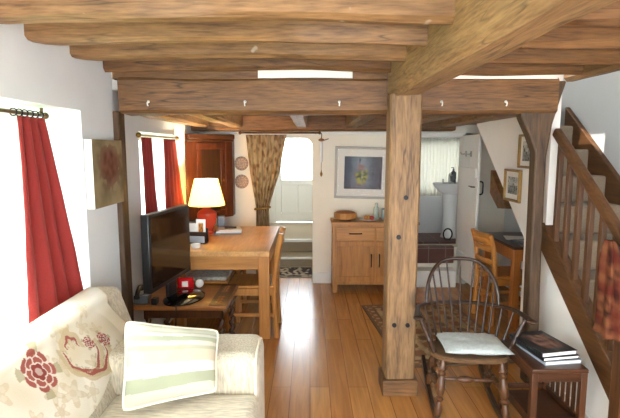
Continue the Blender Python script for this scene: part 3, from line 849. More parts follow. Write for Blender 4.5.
# floral throw over the sofa back: a sheet following the back's outline, printed with roses and scrolls
TH = [(-1.235, 0.55), (-1.237, 0.74), (-1.232, 0.82), (-1.20, 0.856), (-1.13, 0.860), (-1.085, 0.858), (-1.045, 0.838), (XS(0.77)+0.014, 0.77), (XS(0.6)+0.016, 0.60), (XS(0.47)+0.016, 0.47)]
ths = spline([(x, 0, z) for x, z in TH], 6)
thl = [0.0]
for i in range(1, len(ths)): thl.append(thl[-1]+(ths[i]-ths[i-1]).length)
def th_at(s):
    s = max(0, min(thl[-1]-1e-6, s))
    for i in range(1, len(thl)):
        if thl[i] >= s:
            t = (s-thl[i-1])/(thl[i]-thl[i-1]); return ths[i-1].lerp(ths[i], t)
    return ths[-1]
FRONT0 = 0.55                                   # arc length at which the front face starts
ROSES = [(1.80, 0.555, 0.092), (2.18, 0.60, 0.034), (2.29, 0.635, 0.042), (1.45, 0.675, 0.034), (1.40, 0.745, 0.03), (2.06, 0.87, 0.026), (1.12, 0.62, 0.08), (1.75, 0.93, 0.04), (1.3, 0.30, 0.07), (2.0, 0.28, 0.06), (1.55, 0.86, 0.03)]
SCROLL = [(2.07, 0.60, 0.135, 0, 215), (2.09, 0.60, 0.175, 20, 160), (1.47, 0.55, 0.10, 90, 260), (2.26, 0.78, 0.07, 0, 200), (1.70, 0.25, 0.12, 0, 220), (1.25, 0.85, 0.1, 0, 250), (2.08, 0.56, 0.05, 180, 400)]
TAN = [(2.07, 0.52, 0.06), (1.93, 0.60, 0.06), (2.22, 0.52, 0.05), (2.30, 0.58, 0.05), (1.56, 0.52, 0.07), (1.78, 0.66, 0.06), (1.62, 0.69, 0.05), (2.18, 0.80, 0.07), (1.96, 0.78, 0.05), (2.10, 0.70, 0.06), (1.86, 0.72, 0.075), (1.86, 0.55, 0.05), (2.28, 0.45, 0.05), (1.58, 0.80, 0.075), (1.75, 0.74, 0.045), (1.36, 0.58, 0.08), (1.95, 0.88, 0.055), (2.36, 0.72, 0.04), (1.52, 0.44, 0.06), (2.02, 0.46, 0.06), (1.2, 0.75, 0.07), (1.68, 0.42, 0.04)]
CREAM, ROSE, ROSED, TANC, GRN = S(226, 220, 208), S(158, 88, 78), S(136, 64, 58), S(190, 170, 134), S(160, 152, 120)
def throw_col(y, s):
    c = mix(CREAM, S(208, 196, 172), 0.5+noise.noise(Vector((y*6, s*6, 0))))
    for (ty, ts, r) in TAN:                       # soft tan leaves and flower heads
        dy, ds = y-ty, s-ts; d = math.hypot(dy, ds); a = math.atan2(ds, dy)
        e = r*(0.72+0.28*math.sin(5*a+ty*9)+0.12*noise.noise(Vector((y*40, s*40, 3))))
        if d < e:
            c = mix(c, TANC, 0.55 if d > e-0.010 or math.sin(d*150) > 0.2 else 0.28)
    for (cy, cs, r, a0, a1) in SCROLL:
        dy, ds = y-cy, s-cs; d = math.hypot(dy, ds); a = math.degrees(math.atan2(ds, dy)) % 360
        for aa in (a, a+360):
            if a0 <= aa <= a1:
                t = (aa-a0)/(a1-a0); rr = r*(1-0.40*t)+0.006*math.sin(t*20); wd = 0.003+0.0065*math.sin(math.pi*t)
                if abs(d-rr) < wd: c = ROSE
                elif abs(d-rr-0.024) < 0.014: c = mix(c, TANC, 0.75)
                elif abs(d-rr+0.016) < 0.005 and math.sin(t*40) > 0: c = mix(c, GRN, 0.6)
    for (ry, rs, r) in ROSES:
        dy, ds = y-ry, s-rs; d = math.hypot(dy, ds)/r; a = math.atan2(ds, dy)+ry*7
        if d > 1.45: continue
        scal = lambda n_, ph: abs(math.sin(n_*a/2+ph))
        if d < 0.20: c = mix(ROSED, CREAM, 0.45)
        elif d < 0.34+0.10*scal(5, 0): c = ROSED
        elif d < 0.40+0.10*scal(5, 0): c = mix(CREAM, ROSE, 0.15)
        elif d < 0.62+0.12*scal(6, 0.9): c = ROSE if scal(6, 0.9) > 0.22 else mix(CREAM, ROSE, 0.2)
        elif d < 0.68+0.12*scal(6, 0.9): c = mix(CREAM, ROSE, 0.15)
        elif d < 0.86+0.16*scal(7, 0.3): c = ROSE if scal(7, 0.3) > 0.28 else mix(CREAM, ROSE, 0.2)
        elif d < 1.35 and math.sin(4*a) > 0.62: c = mix(c, GRN, 0.75)
    return c
Y0, Y1 = 0.86, 2.55
def throw_len(y):                               # front hem runs up towards the far end
    full = thl[-1]
    e = (y-Y0)/(Y1-Y0)
    return full-0.02 if y < 1.9 else full-0.02-0.18*((y-1.9)/0.6)**1.3
def throw_yend(s):                              # the far hem lies askew over the back
    if s < 0.38: return 2.50
    if s < 0.50: return 2.50-0.14*(s-0.38)/0.12
    return min(2.56, 2.36+0.20*(s-0.50)/0.28)
def throw_f(u, v):
    y = Y0+(Y1-Y0)*u
    s = v*throw_len(y)
    p = th_at(s)
    f = max(0.0, s-0.5)
    w_ = 0.008*noise.noise(Vector((y*5, s*4, 2)))+0.010*f*math.sin(y*17+s*3)
    y = Y0+(y-Y0)*(throw_yend(s)-Y0)/(Y1-Y0)
    return (p.x+abs(w_)*0.8+0.003, y+0.012*noise.noise(Vector((s*6, 0, y*2))), p.z+w_*0.4+0.002)
m_ = MB(); m_.grid(throw_f, 420, 270, lambda u, v: throw_col(Y0+(Y1-Y0)*u, v*throw_len(Y0+(Y1-Y0)*u)))
o = m_.build('throw', M['vc'], solid=0.006, fix=False)
tag(o, 'cream throw with red roses and scrolls draped over the sofa back', 'throw')

def pillow(wd, ht, th, colf, mat, name, label, cat, M4, pipe=True, nu=60, corners=None):
    def sh(sgn):
        def f(u, v):
            a, b = 2*u-1, 2*v-1
            e = (max(0, 1-abs(a)**3.2)*max(0, 1-abs(b)**3.2))**0.55
            pin = 1-0.05*(1-abs(a)**2)*(abs(b)**4); pin2 = 1-0.05*(1-abs(b)**2)*(abs(a)**4)
            wr = 0.008*noise.noise(Vector((a*2.5, b*2.5, sgn)))*e
            if corners:
                rc_ = 1-0.05*(abs(a)*abs(b))**8          # soft corners
                a2, b2 = (a*pin2*rc_+1)/2, (b*pin*rc_+1)/2
                bl, br, tr, tl = corners
                p = bl.lerp(br, a2).lerp(tl.lerp(tr, a2), b2)
                nn = (br-bl+tr-tl).cross(tl-bl+tr-br).normalized()      # faces the viewer's side of the cushion
                return tuple(p-nn*(sgn*-1)*(th/2*e)*-1*-1+nn*wr)
            return (a*wd/2*pin2, sgn*th/2*e+wr, b*ht/2*pin)
        return f
    root = thing(name, label, cat)
    m = MB(); m.grid(sh(-1), nu, nu, colf); m.grid(sh(1), nu, nu, colf, flip=True)
    m.build('cover', mat, root, fix=False)
    if pipe:
        f = sh(-1); n = 30; pts = []
        for k in range(n): pts.append(f(k/n, 0))
        for k in range(n): pts.append(f(1, k/n))
        for k in range(n): pts.append(f(1-k/n, 1))
        for k in range(n): pts.append(f(0, 1-k/n))
        MB().tube(pts, 0.007, 8, closed=True).build('piping', M['piping'], root)
    root.matrix_world = M4
    return root
STR = [(0.0, S(226, 220, 200)), (0.16, S(184, 188, 160)), (0.32, S(240, 236, 226)), (0.47, S(226, 212, 186)), (0.64, S(198, 196, 170)), (0.70, S(234, 226, 206)), (0.76, S(188, 192, 166)), (0.83, S(232, 228, 214)), (0.87, S(204, 204, 182)), (0.90, S(226, 224, 204))]
def stripes(u, v):
    v = v+0.01*math.sin(u*6)
    c = STR[0][1]
    for t, cc in STR:
        if v >= t: c = cc
    return tuple(x*0.70 for x in c)
Mx = Matrix.Translation((-0.625, 2.035, 0.64)) @ Matrix.Rotation(R(20), 4, 'Z') @ Matrix.Rotation(R(-25), 4, 'X') @ Matrix.Rotation(R(0), 4, 'Y')
CR = [Vector(p) for p in ((-0.805, 1.93, 0.485), (-0.426, 2.07, 0.505), (-0.45, 2.27, 0.715), (-0.835, 2.09, 0.830))]
cc0 = (CR[0]+CR[1])/2
pillow(0.40, 0.40, 0.12, stripes, M['vc'], 'cushion', 'striped sage and cream cushion leaning in the corner of the sofa', 'cushion', Matrix.Translation(cc0), nu=90, corners=[c-cc0 for c in CR])

# ------------------------------------------------------------------ low table with the television
TBL = 0.50
lt = thing('low_table', 'chestnut carved low table carrying the television, behind the sofa', 'table', (-0.89, 3.56, 0))
def barley(mb, x, y, z0, z1, r=0.022):
    n = 60; pts = []; 
    prof = []
    for k in range(n+1):
        t = k/n
        a = t*math.pi*9
        prof.append(((x+0.008*math.cos(a), y+0.008*math.sin(a), z0+(z1-z0)*t), r*(0.85+0.12*math.sin(a*2))))
    mb.tube([p for p, q in prof], [q for p, q in prof], 10)
top = MB().box(-0.395, 0.30, -0.28, 0.28, TBL-0.035, TBL).build('tabletop', M['chestX'], lt, bevel=0.008)
MB().box(0.17, 0.292, -0.27, 0.27, TBL-0.001, TBL+0.003).build('end_panel', M['chestZ'], top, bevel=0.002)
for yy in (-0.14, 0.13):
    rs = MB()
    for k in range(3):
        for j in range(6):
            a = j*math.pi/3
            rs.ball((0.23+0.018*math.cos(a), yy-0.06+k*0.06+0.018*math.sin(a), TBL+0.003), (0.010, 0.010, 0.004), 8, 4)
    rs.build('carved_rosette', M['chestX'], top)
MB().box(-0.30, 0.27, -0.25, -0.23, TBL-0.10, TBL-0.035).box(-0.30, 0.27, 0.23, 0.25, TBL-0.10, TBL-0.035).box(0.25, 0.27, -0.25, 0.25, TBL-0.10, TBL-0.035).box(-0.30, -0.28, -0.25, 0.25, TBL-0.10, TBL-0.035).build('apron', M['chestZ'], lt, bevel=0.004)
for x in (-0.28, 0.25):
    for y in (-0.23, 0.23):
        g = MB(); barley(g, x, y, 0.08, TBL-0.10); g.box(x-0.026, x+0.026, y-0.026, y+0.026, 0.0, 0.09).build('leg', M['chestZ'], lt)
MB().box(-0.28, 0.25, -0.015, 0.015, 0.05, 0.085).build('stretcher', M['chestZ'], lt, bevel=0.004)

tv = thing('television', 'black flat screen television on the low table, angled to the right', 'television', (-1.03, 3.47, TBL+0.004), R(-9))
# screen faces local +X
MB().box(-0.035, 0.025, -0.355, 0.31, 0.13, 0.665).build('casing', M['black'], tv, bevel=0.008)
MB().box(0.0245, 0.0275, -0.33, 0.285, 0.165, 0.645).build('screen', M['screen'], tv)
MB().box(-0.02, 0.012, -0.06, 0.06, 0.02, 0.15).build('neck', M['black'], tv, bevel=0.006)
MB().lathe([(0.0, 0.0), (1.0, 0.0), (1.0, 0.008), (0.85, 0.02), (0.3, 0.03), (0.0, 0.032)], (0.10, 0, 0), 32, 0.14, 0.20).build('stand_base', M['screen'], tv)

ph = thing('telephone', 'dark grey desk telephone at the left end of the low table', 'telephone', (-1.222, 3.40, TBL+0.001), R(10))
ph.scale = (1.15, 1.15, 1.15)
MB().prism([(-0.07, 0), (0.07, 0), (0.07, 0.02), (-0.07, 0.05)], 'X', -0.045, 0.045).build('body', M['grey'], ph, bevel=0.006)
MB().tube(spline([(-0.02, -0.09, 0.05), (-0.02, -0.04, 0.075), (-0.02, 0.04, 0.08), (-0.02, 0.09, 0.06)]), [0.02]+[0.014]*23+[0.02], 10).build('handset', M['black'], ph)
MB().box(0.005, 0.04, -0.03, 0.05, 0.035, 0.043).build('keypad', M['greycard'], ph)
tag(MB().box(-1.13, -1.09, 3.30, 3.36, TBL, TBL+0.045).build('gadget_box', M['black'], bevel=0.005), 'small black box beside the telephone under the television', 'box')
pk = thing('snack_packet', 'red and white crumpled packet behind the television stand', 'packet', (-0.985, 3.70, TBL))
pk.scale = (0.8, 0.8, 0.8)
def pkf(sgn):
    def f(u, v):
        a, b = 2*u-1, 2*v-1
        e = max(0, (1-a**4)*(1-b**4))**0.6
        return (a*0.08, sgn*0.028*e+0.008*noise.noise(Vector((a*3, b*3, sgn))), 0.06+b*0.055)
    return f
pc = lambda u, v: S(184, 22, 30) if (abs(u-0.5) > 0.2 or v > 0.7 or v < 0.25) else S(232, 224, 218)
g = MB(); g.grid(pkf(-1), 24, 20, pc); g.grid(pkf(1), 24, 20, pc, flip=True); g.build('wrapper', M['vcart'], pk, fix=False)
o = MB().ball((-0.885, 3.74, TBL+0.034), (0.034, 0.034, 0.034), 20, 14).build('white_ball', M['white']); tag(o, 'small round white pot behind the television stand', 'pot')
cb = MB().tube(spline([(-0.955, 3.36, TBL+0.010), (-0.945, 3.29, TBL+0.008), (-0.945, 3.272, TBL-0.02), (-0.95, 3.268, TBL-0.15), (-0.96, 3.27, 0.2), (-0.98, 3.28, 0.006), (-1.08, 3.34, 0.006)]), 0.005, 8).build('power_cable', M['black'])
tag(cb, 'black cable hanging over the front edge of the low table', 'cable')

# ------------------------------------------------------------------ dining table and chairs
TX0, TX1, TY0, TY1 = -1.16, -0.335, 3.90, 5.22
dt = thing('dining_table', 'honey oak dining table with a square front leg, beyond the television', 'table', ((TX0+TX1)/2, (TY0+TY1)/2, 0))
hx, hy = (TX1-TX0)/2, (TY1-TY0)/2
MB().box(-hx, hx, -hy, hy, 0.715, 0.76).build('tabletop', M['oakY'], dt, bevel=0.005)
for ya in (-hy+0.02, hy-0.045): MB().box(-hx+0.03, hx-0.03, ya, ya+0.025, 0.60, 0.715).build('end_apron', M['oakX'], dt, bevel=0.003)
for xa in (-hx+0.02, hx-0.045): MB().box(xa, xa+0.025, -hy+0.046, hy-0.046, 0.60, 0.715).build('side_apron', M['oakY'], dt, bevel=0.003)
for sx in (-1, 1):
    for sy in (-1, 1):
        cx, cy = sx*(hx-0.05), sy*(hy-0.05)
        MB().box(cx-0.046, cx+0.046, cy-0.046, cy+0.046, 0, 0.715).build('leg', M['oakZ'], dt, bevel=0.006)

def dining_chair(name, label, mats, pad, group, h=0.98, sw=0.40):
    t = thing(name, label, 'chair', group=group)
    mz, mx_ = mats
    # faces -Y; back at +Y
    MB().box(-sw/2, sw/2, -0.21, 0.19, 0.435, 0.46).build('seat', mx_, t, bevel=0.008)
    for s in (-1, 1):
        MB().bar((s*(sw/2-0.02), -0.185, 0), (s*(sw/2-0.02), -0.185, 0.435), 0.036, 0.036).build('leg', mz, t, bevel=0.004)
        g = MB(); pts = spline([(s*(sw/2-0.02), 0.20, 0), (s*(sw/2-0.02), 0.185, 0.25), (s*(sw/2-0.02), 0.18, 0.45), (s*(sw/2-0.02), 0.205, 0.70), (s*(sw/2-0.02), 0.245, h)], 6)
        for a, b in zip(pts[:-1], pts[1:]): pass
        g.tube(pts, 0.023, 8); g.build('back_post', mz, t)
    zs = [0.58, 0.70, 0.82, h-0.06]
    for i, z in enumerate(zs):
        tt = (z-0.45)/(h-0.45); y = 0.18+0.065*tt**1.3
        hh = 0.045 if i < 3 else 0.075
        MB().grid(lambda u, v: (-(sw/2-0.03)+(sw-0.06)*u, y+0.018*math.sin(math.pi*u), z-hh/2+hh*v), 10, 2).build('back_slat', mx_, t, solid=0.016)
    for s in (-1, 1):
        MB().bar((s*(sw/2-0.02), -0.185, 0.20), (s*(sw/2-0.02), 0.185, 0.20), 0.02, 0.03).build('stretcher', mz, t, bevel=0.003)
        MB().bar((s*(sw/2-0.02), -0.185, 0.40), (s*(sw/2-0.02), 0.18, 0.40), 0.02, 0.06).build('side_rail', mz, t, bevel=0.003)
    MB().bar((-(sw/2-0.03), -0.185, 0.40), (sw/2-0.03, -0.185, 0.40), 0.02, 0.06, (0, 0, 1)).build('front_rail', mx_, t, bevel=0.003)
    for yy in (-0.185, 0.18): MB().bar((-(sw/2-0.03), yy, 0.27), (sw/2-0.03, yy, 0.27), 0.02, 0.03).build('cross_rail', mx_, t, bevel=0.003)
    if pad:
        MB().box(-sw/2+0.01, sw/2-0.01, -0.20, 0.155, 0.461, 0.495).build('seat_pad', M['greypad'], t, bevel=0.014, seg=3)
    return t
oakm = (M['oakZ'], M['oakX'])
ch = dining_chair('dining_chair', 'oak ladder back chair at the right side of the dining table, nearest the sofa', oakm, False, 'oak dining chairs', h=0.90)
ch.location = (-0.485, 4.13, 0); ch.rotation_euler = (0, 0, R(-90))
ch2 = dining_chair('dining_chair', 'oak chair with grey pad on the window side of the dining table, nearest the television', oakm, True, 'oak dining chairs', h=0.88)
ch2.location = (-0.925, 4.26, 0); ch2.rotation_euler = (0, 0, R(90))
ch3 = copy_tree(ch2); ch3['label'] = 'oak chair with grey pad at the dining table, beside the end with the lamp'
ch3.location = (-0.88, 4.78, 0); ch3.rotation_euler = (0, 0, R(90))

# lamp
lm = thing('table_lamp', 'lit table lamp with red ceramic base and cream shade on the dining table', 'lamp', (-1.035, 4.78, 0.76))
MB().lathe([(0.0, 0), (0.065, 0), (0.07, 0.012), (0.055, 0.025), (0.062, 0.05), (0.085, 0.11), (0.10, 0.17), (0.098, 0.205), (0.07, 0.235), (0.04, 0.25), (0.03, 0.265), (0.036, 0.272), (0.0, 0.275)], n=32).build('base', M['redcer'], lm)
MB().lathe([(0.012, 0.27), (0.012, 0.33), (0.02, 0.335), (0.02, 0.37), (0, 0.375)], n=14).build('stem', M['brass'], lm)
MB().lathe([(0.18, 0.285), (0.115, 0.545), (0.112, 0.545), (0.177, 0.285)], n=40).build('lamp_shade', M['shade'], lm)
bulb = bpy.data.lights.new('lamp_bulb', 'POINT'); bulb.energy = 48; bulb.color = (1.0, 0.84, 0.60); bulb.shadow_soft_size = 0.04
bo = bpy.data.objects.new('lamp_bulb', bulb); bo.location = (0, 0, 0.42); bo.parent = lm; COL.objects.link(bo)

# letter rack and cards
lr = thing('letter_rack', 'grey wooden letter rack on the near left corner of the dining table', 'letter rack', (-1.03, 4.27, 0.76), R(-10))
MB().box(-0.10, 0.10, -0.05, 0.05, 0, 0.012).build('base', M['darkX'], lr, bevel=0.002)
for y, z in ((-0.045, 0.07), (0.0, 0.10), (0.045, 0.13)):
    MB().box(-0.10, 0.10, y-0.005, y+0.005, 0.012, z).build('divider', M['greycard'] if y < 0 else M['darkX'], lr, bevel=0.002)
def card_col(u, v):
    if 0.25 < u < 0.75 and 0.2 < v < 0.8: return mix(S(200, 140, 60), S(120, 60, 40), 0.5+noise.noise(Vector((u*8, v*8, 0))))
    return S(238, 236, 228)
def card(name, c, w_, h_, tilt, rz, colf, label, cat):
    o = MB().grid(lambda u, v: ((u-0.5)*w_, 0, v*h_), 14, 14, colf).build(name, M['vcart'], solid=0.003, fix=False)
    o.location = c; o.rotation_euler = (tilt, 0, rz); tag(o, label, cat); return o
card('greeting_card', (-0.987, 4.284, 0.773), 0.09, 0.20, R(-1), R(-10), card_col, 'white card with an orange picture standing in the letter rack, in front of the lamp', 'card')
card('letter', (-1.066, 4.299, 0.773), 0.08, 0.16, R(-1), R(-10), lambda u, v: S(236, 238, 232), 'plain white letter standing in the letter rack, beside the television edge', 'letter')
o = MB().lathe([(0, 0), (0.035, 0), (0.042, 0.02), (0.04, 0.035), (0.035, 0.03), (0, 0.012)], n=20).build('small_dish', M['white']); o.location = (-0.98, 4.05, 0.76)
tag(o, 'small white dish at the near edge of the dining table, beside the television', 'dish')
# magazines
for k, (c, wx, lb) in enumerate([(M['greycard'], 0.27, 'grey magazine at the bottom of the pile on the dining table'), (M['paper'], 0.25, 'white magazine in the middle of the pile on the dining table'), (M['mat'], 0.23, 'cream magazine on top of the pile on the dining table')]):
    o = MB().box(-wx/2, wx/2, -0.10, 0.10, 0, 0.016).build('magazine', c, bevel=0.002)
    o.location = (-0.83+0.01*k, 4.80-0.01*k, 0.76+0.0165*k); o.rotation_euler = (0, 0, R(4+5*k)); tag(o, lb, 'magazine', 'magazines on the dining table')
o = MB().box(-0.06, 0.06, -0.022, 0.022, 0, 0.018).build('spectacle_case', M['black'], bevel=0.007, seg=3); o.location = (-0.80, 4.77, 0.8095); o.rotation_euler = (0, 0, R(12))
tag(o, 'black spectacle case on top of the magazines', 'case')
o = MB().box(-0.035, 0.035, -0.03, 0.03, 0, 0.13).box(-0.037, 0.037, -0.032, 0.032, 0.13, 0.145).build('tin_box', M['greycard'], bevel=0.003); o.location = (-0.93, 4.98, 0.76); o.rotation_euler = (0, 0, R(15))
tag(o, 'blue grey upright tin behind the magazines, right of the lamp base', 'tin')

# ------------------------------------------------------------------ corner cupboard, plates, ornament
cc = thing('corner_cupboard', 'dark mahogany corner cupboard hung between the window and the back wall', 'cupboard', (-1.08, 5.24, 0.84))
# diagonal front from A to B
A = Vector((-1.30, 5.02, 0)); B = Vector((-0.88, 5.44, 0)); O = Vector((-1.08, 5.24, 0))
dirv = (B-A).normalized(); nrm = Vector((dirv.y, -dirv.x, 0)); Lf = (B-A).length
Mc = Matrix(((dirv.x, nrm.x*-1, 0), (dirv.y, nrm.y*-1, 0), (0, 0, 1)))
def CC(mb):   # local: u along front from centre, v into the corner, z
    c = (A+B)/2-O
    mb.v = [tuple((Mc @ Vector(p))+c) for p in mb.v]; return mb
H = 0.92
body = MB().prism([(-1.295-O.x, 5.02-O.y), (-0.88-O.x, 5.44-O.y), (-0.88-O.x, 5.625-O.y), (-1.295-O.x, 5.625-O.y)], 'Z', 0.0, H)
body.build('carcass', M['mahogZ'], cc, bevel=0.004)
CC(MB().box(-Lf/2+0.03, Lf/2+0.02, -0.035, 0.0, H-0.05, H+0.0).box(-Lf/2+0.02, Lf/2+0.01, -0.02, 0.0, H-0.08, H-0.05)).build('cornice', M['mahogX'], cc, bevel=0.008)
CC(MB().box(-Lf/2, -Lf/2+0.13, -0.014, 0.0, 0.02, H-0.08).box(Lf/2-0.10, Lf/2, -0.014, 0.0, 0.02, H-0.08)).build('stile', M['mahogZ'], cc, bevel=0.004)
dr = CC(MB().box(-Lf/2+0.135, Lf/2-0.105, -0.014, -0.001, 0.03, 0.09).box(-Lf/2+0.135, Lf/2-0.105, -0.014, -0.001, H-0.16, H-0.09).box(-Lf/2+0.135, -Lf/2+0.19, -0.014, -0.001, 0.09, H-0.16).box(Lf/2-0.16, Lf/2-0.105, -0.014, -0.001, 0.09, H-0.16)).build('door', M['mahogZ'], cc, bevel=0.006)
CC(MB().box(-Lf/2+0.186, Lf/2-0.156, -0.0035, -0.0005, 0.086, H-0.156)).build('door_panel', M['darkZ'], dr)
CC(MB().ball((Lf/2-0.13, -0.024, 0.42), 0.012)).build('knob', M['brass'], dr)

def plate_col(u, v):
    d = math.hypot(u-0.5, v-0.5)*2; a = math.atan2(v-0.5, u-0.5)
    c = S(186, 164, 146)
    if d < 0.25 and math.sin(5*a) > -0.2: c = S(146, 124, 114)
    elif 0.4 < d < 0.5 or 0.72 < d < 0.78: c = S(150, 130, 118)
    elif d > 0.78: c = mix(S(170, 150, 134), S(140, 122, 112), 0.5+0.5*math.sin(a*14))
    elif math.sin(a*8+d*10) > 0.3: c = S(160, 134, 120)
    return c
def wall_plate(z, label):
    def f(u, v):
        a, b = 2*u-1, 2*v-1
        r = max(abs(a), abs(b)); q = math.hypot(a, b) or 1
        a, b = a*r/q, b*r/q
        return (a*0.08, -0.018*(r**3), b*0.08)
    def cf(u, v):
        a, b = 2*u-1, 2*v-1
        r = max(abs(a), abs(b)); q = math.hypot(a, b) or 1
        return plate_col(0.5+a*r/q/2, 0.5+b*r/q/2)
    o = MB().grid(f, 40, 40, cf).build('wall_plate', M['vcart'], solid=0.006, fix=False)
    o.location = (-0.80, 5.625, z); tag(o, label, 'plate', 'decorative plates on the back wall')
wall_plate(1.435, 'upper round patterned plate on the back wall between cupboard and curtain')
wall_plate(1.225, 'lower round patterned plate on the back wall between cupboard and curtain')

orn = thing('hanging_ornament', 'hanging ornament with brown bird, white tube and brass drop, beside the large picture', 'ornament', (0.13, 5.56, 1.25))
MB().tube(spline([(-0.06, 0.065, 0.52), (-0.06, 0.0, 0.53), (0.0, 0, 0.53), (0.0, 0, 0.47)]), 0.005, 8).build('bracket', M['iron'], orn)
MB().ball((0, 0, 0.455), (0.035, 0.018, 0.018)).prism([(0.02, 0.455), (0.085, 0.475), (0.08, 0.462), (0.03, 0.445)], 'Y', -0.006, 0.006).build('bird', M['chestX'], orn)
MB().lathe([(0.012, 0.20), (0.016, 0.21), (0.016, 0.40), (0.012, 0.43)], n=14).build('tube', M['white'], orn)
MB().tube([(0, 0, 0.08), (0, 0, 0.21)], 0.002, 6).build('cord', M['iron'], orn)
MB().lathe([(0.0, 0.03), (0.012, 0.05), (0.016, 0.07), (0.006, 0.09), (0.004, 0.11)], n=14).build('drop', M['brass'], orn)

# ------------------------------------------------------------------ pictures
def framed(name, label, W_, H_, fr, matw, colf, fmat, loc, rz, roll=0.0, dep=0.025, nu=60, nv=50, mmat=None):
    t = thing(name, label, 'picture', loc)
    t.rotation_euler = (0, roll, rz)
    f = MB()
    f.box(-W_/2, W_/2, -dep, 0, H_/2-fr, H_/2).box(-W_/2, W_/2, -dep, 0, -H_/2, -H_/2+fr).box(-W_/2, -W_/2+fr, -dep, 0, -H_/2+fr, H_/2-fr).box(W_/2-fr, W_/2, -dep, 0, -H_/2+fr, H_/2-fr)
    f.build('frame', fmat, t, bevel=0.004)
    MB().box(-W_/2+fr*0.8, W_/2-fr*0.8, -0.008, -0.002, -H_/2+fr*0.8, H_/2-fr*0.8).build('mount', mmat or M['mat'], t)
    iw, ih = W_-2*fr-2*matw, H_-2*fr-2*matw
    MB().grid(lambda u, v: ((u-0.5)*iw, -0.0095, (v-0.5)*ih), nu, nv, colf).build('print', M['vcart'], t, fix=False)
    MB().box(-W_/2+fr*0.9, W_/2-fr*0.9, -0.0145, -0.013, -H_/2+fr*0.9, H_/2-fr*0.9).build('glazing', M['picglass'], t)
    return t
def bouquet(u, v):
    c = mix(S(112, 118, 130), S(170, 178, 186), max(0, 1-abs(u-0.46)*3.4)*0.9+0.15*noise.noise(Vector((u*3, v*3, 0))))
    c = mix(c, S(104, 90, 94), max(0, (u-0.62)*3)*0.8)
    c = mix(c, S(96, 98, 104), max(0, (0.18-v)*4))
    c = mix(c, S(92, 98, 120), max(0, (0.18-u)*5)*0.6)
    n = noise.noise(Vector((u*14, v*12, 3))); n8 = noise.noise(Vector((u*16, v*14, 8)))
    d = math.hypot((u-0.46)/0.15, (v-0.40)/0.26)
    if d < 1+0.5*n:
        c = S(200, 190, 92) if n > 0.12 else (S(84, 98, 66) if n8 < 0.05 else S(150, 156, 104))
        if n8 > 0.28: c = S(232, 228, 206)
    elif d < 1.35+0.5*n and n8 > 0.12: c = S(150, 116, 112)
    d2 = math.hypot((u-0.44)/0.12, (v-0.68)/0.14)
    if d2 < 0.9 and n > 0.02: c = S(176, 136, 130)
    if math.hypot((u-0.41)/0.03, (v-0.88)/0.035) < 1: c = S(60, 54, 62)
    if math.hypot((u-0.69)/0.015, (v-0.68)/0.03) < 1 or math.hypot((u-0.77)/0.015, (v-0.46)/0.03) < 1: c = S(70, 60, 66)
    return c
def dimmed(f, k): return lambda u, v: tuple(x*k for x in f(u, v))
framed('framed_picture', 'large silver framed print of yellow flowers above the sideboard', 0.665, 0.605, 0.028, 0.085, dimmed(bouquet, 0.72), M['silver'], (0.62, 5.625, 1.325), 0.0, roll=R(1.4), nu=90, nv=70)

def sketch(seed):
    def f(u, v):
        c = mix(S(206, 204, 194), S(150, 152, 150), 0.5+noise.noise(Vector((u*4+seed, v*4, 0))))
        if v < 0.5+0.12*noise.noise(Vector((u*5+seed, 0, 0))): c = mix(c, S(96, 104, 100), 0.6)
        if noise.noise(Vector((u*11+seed, v*11, 2))) > 0.28: c = S(64, 68, 66)
        return c
    return f
framed('framed_picture', 'upper small gilt framed landscape sketch on the stair wall, partly behind the dark post', 0.30, 0.25, 0.018, 0.035, sketch(1.0), M['gilt'], (1.597, 3.51, 1.585), R(-90), nu=30, nv=26)
framed('framed_picture', 'lower small gilt framed landscape sketch on the stair wall, above the desk', 0.29, 0.25, 0.018, 0.04, sketch(5.0), M['gilt'], (1.597, 3.755, 1.318), R(-90), nu=30, nv=26)

def blossom(u, v):
    n = noise.noise(Vector((u*3, v*3, 1.5))); n2 = noise.noise(Vector((u*9, v*9, 4)))
    c = mix(S(150, 134, 104), S(106, 94, 70), 0.5+n+0.4*n2)
    d = math.hypot((u-0.55)/0.38, (v-0.6)/0.36)
    if d < 1+0.5*n2: c = mix(c, mix(S(92, 56, 48), S(124, 84, 70), 0.5+n2), min(1, (1.25-d)*1.4))
    return mix(c, S(164, 148, 112), max(0, 0.25-v)*2)
cv = thing('canvas_picture', 'unframed canvas of a brown blossom on the left wall', 'picture', (-1.249, 2.88, 1.46), R(90))
MB().box(-0.21, 0.21, -0.045, 0, -0.195, 0.195).build('stretcher', M['mat'], cv, bevel=0.003)
MB().grid(lambda u, v: ((u-0.5)*0.42, -0.0462, (v-0.5)*0.39), 60, 50, blossom).build('painting', M['vcart'], cv, fix=False)

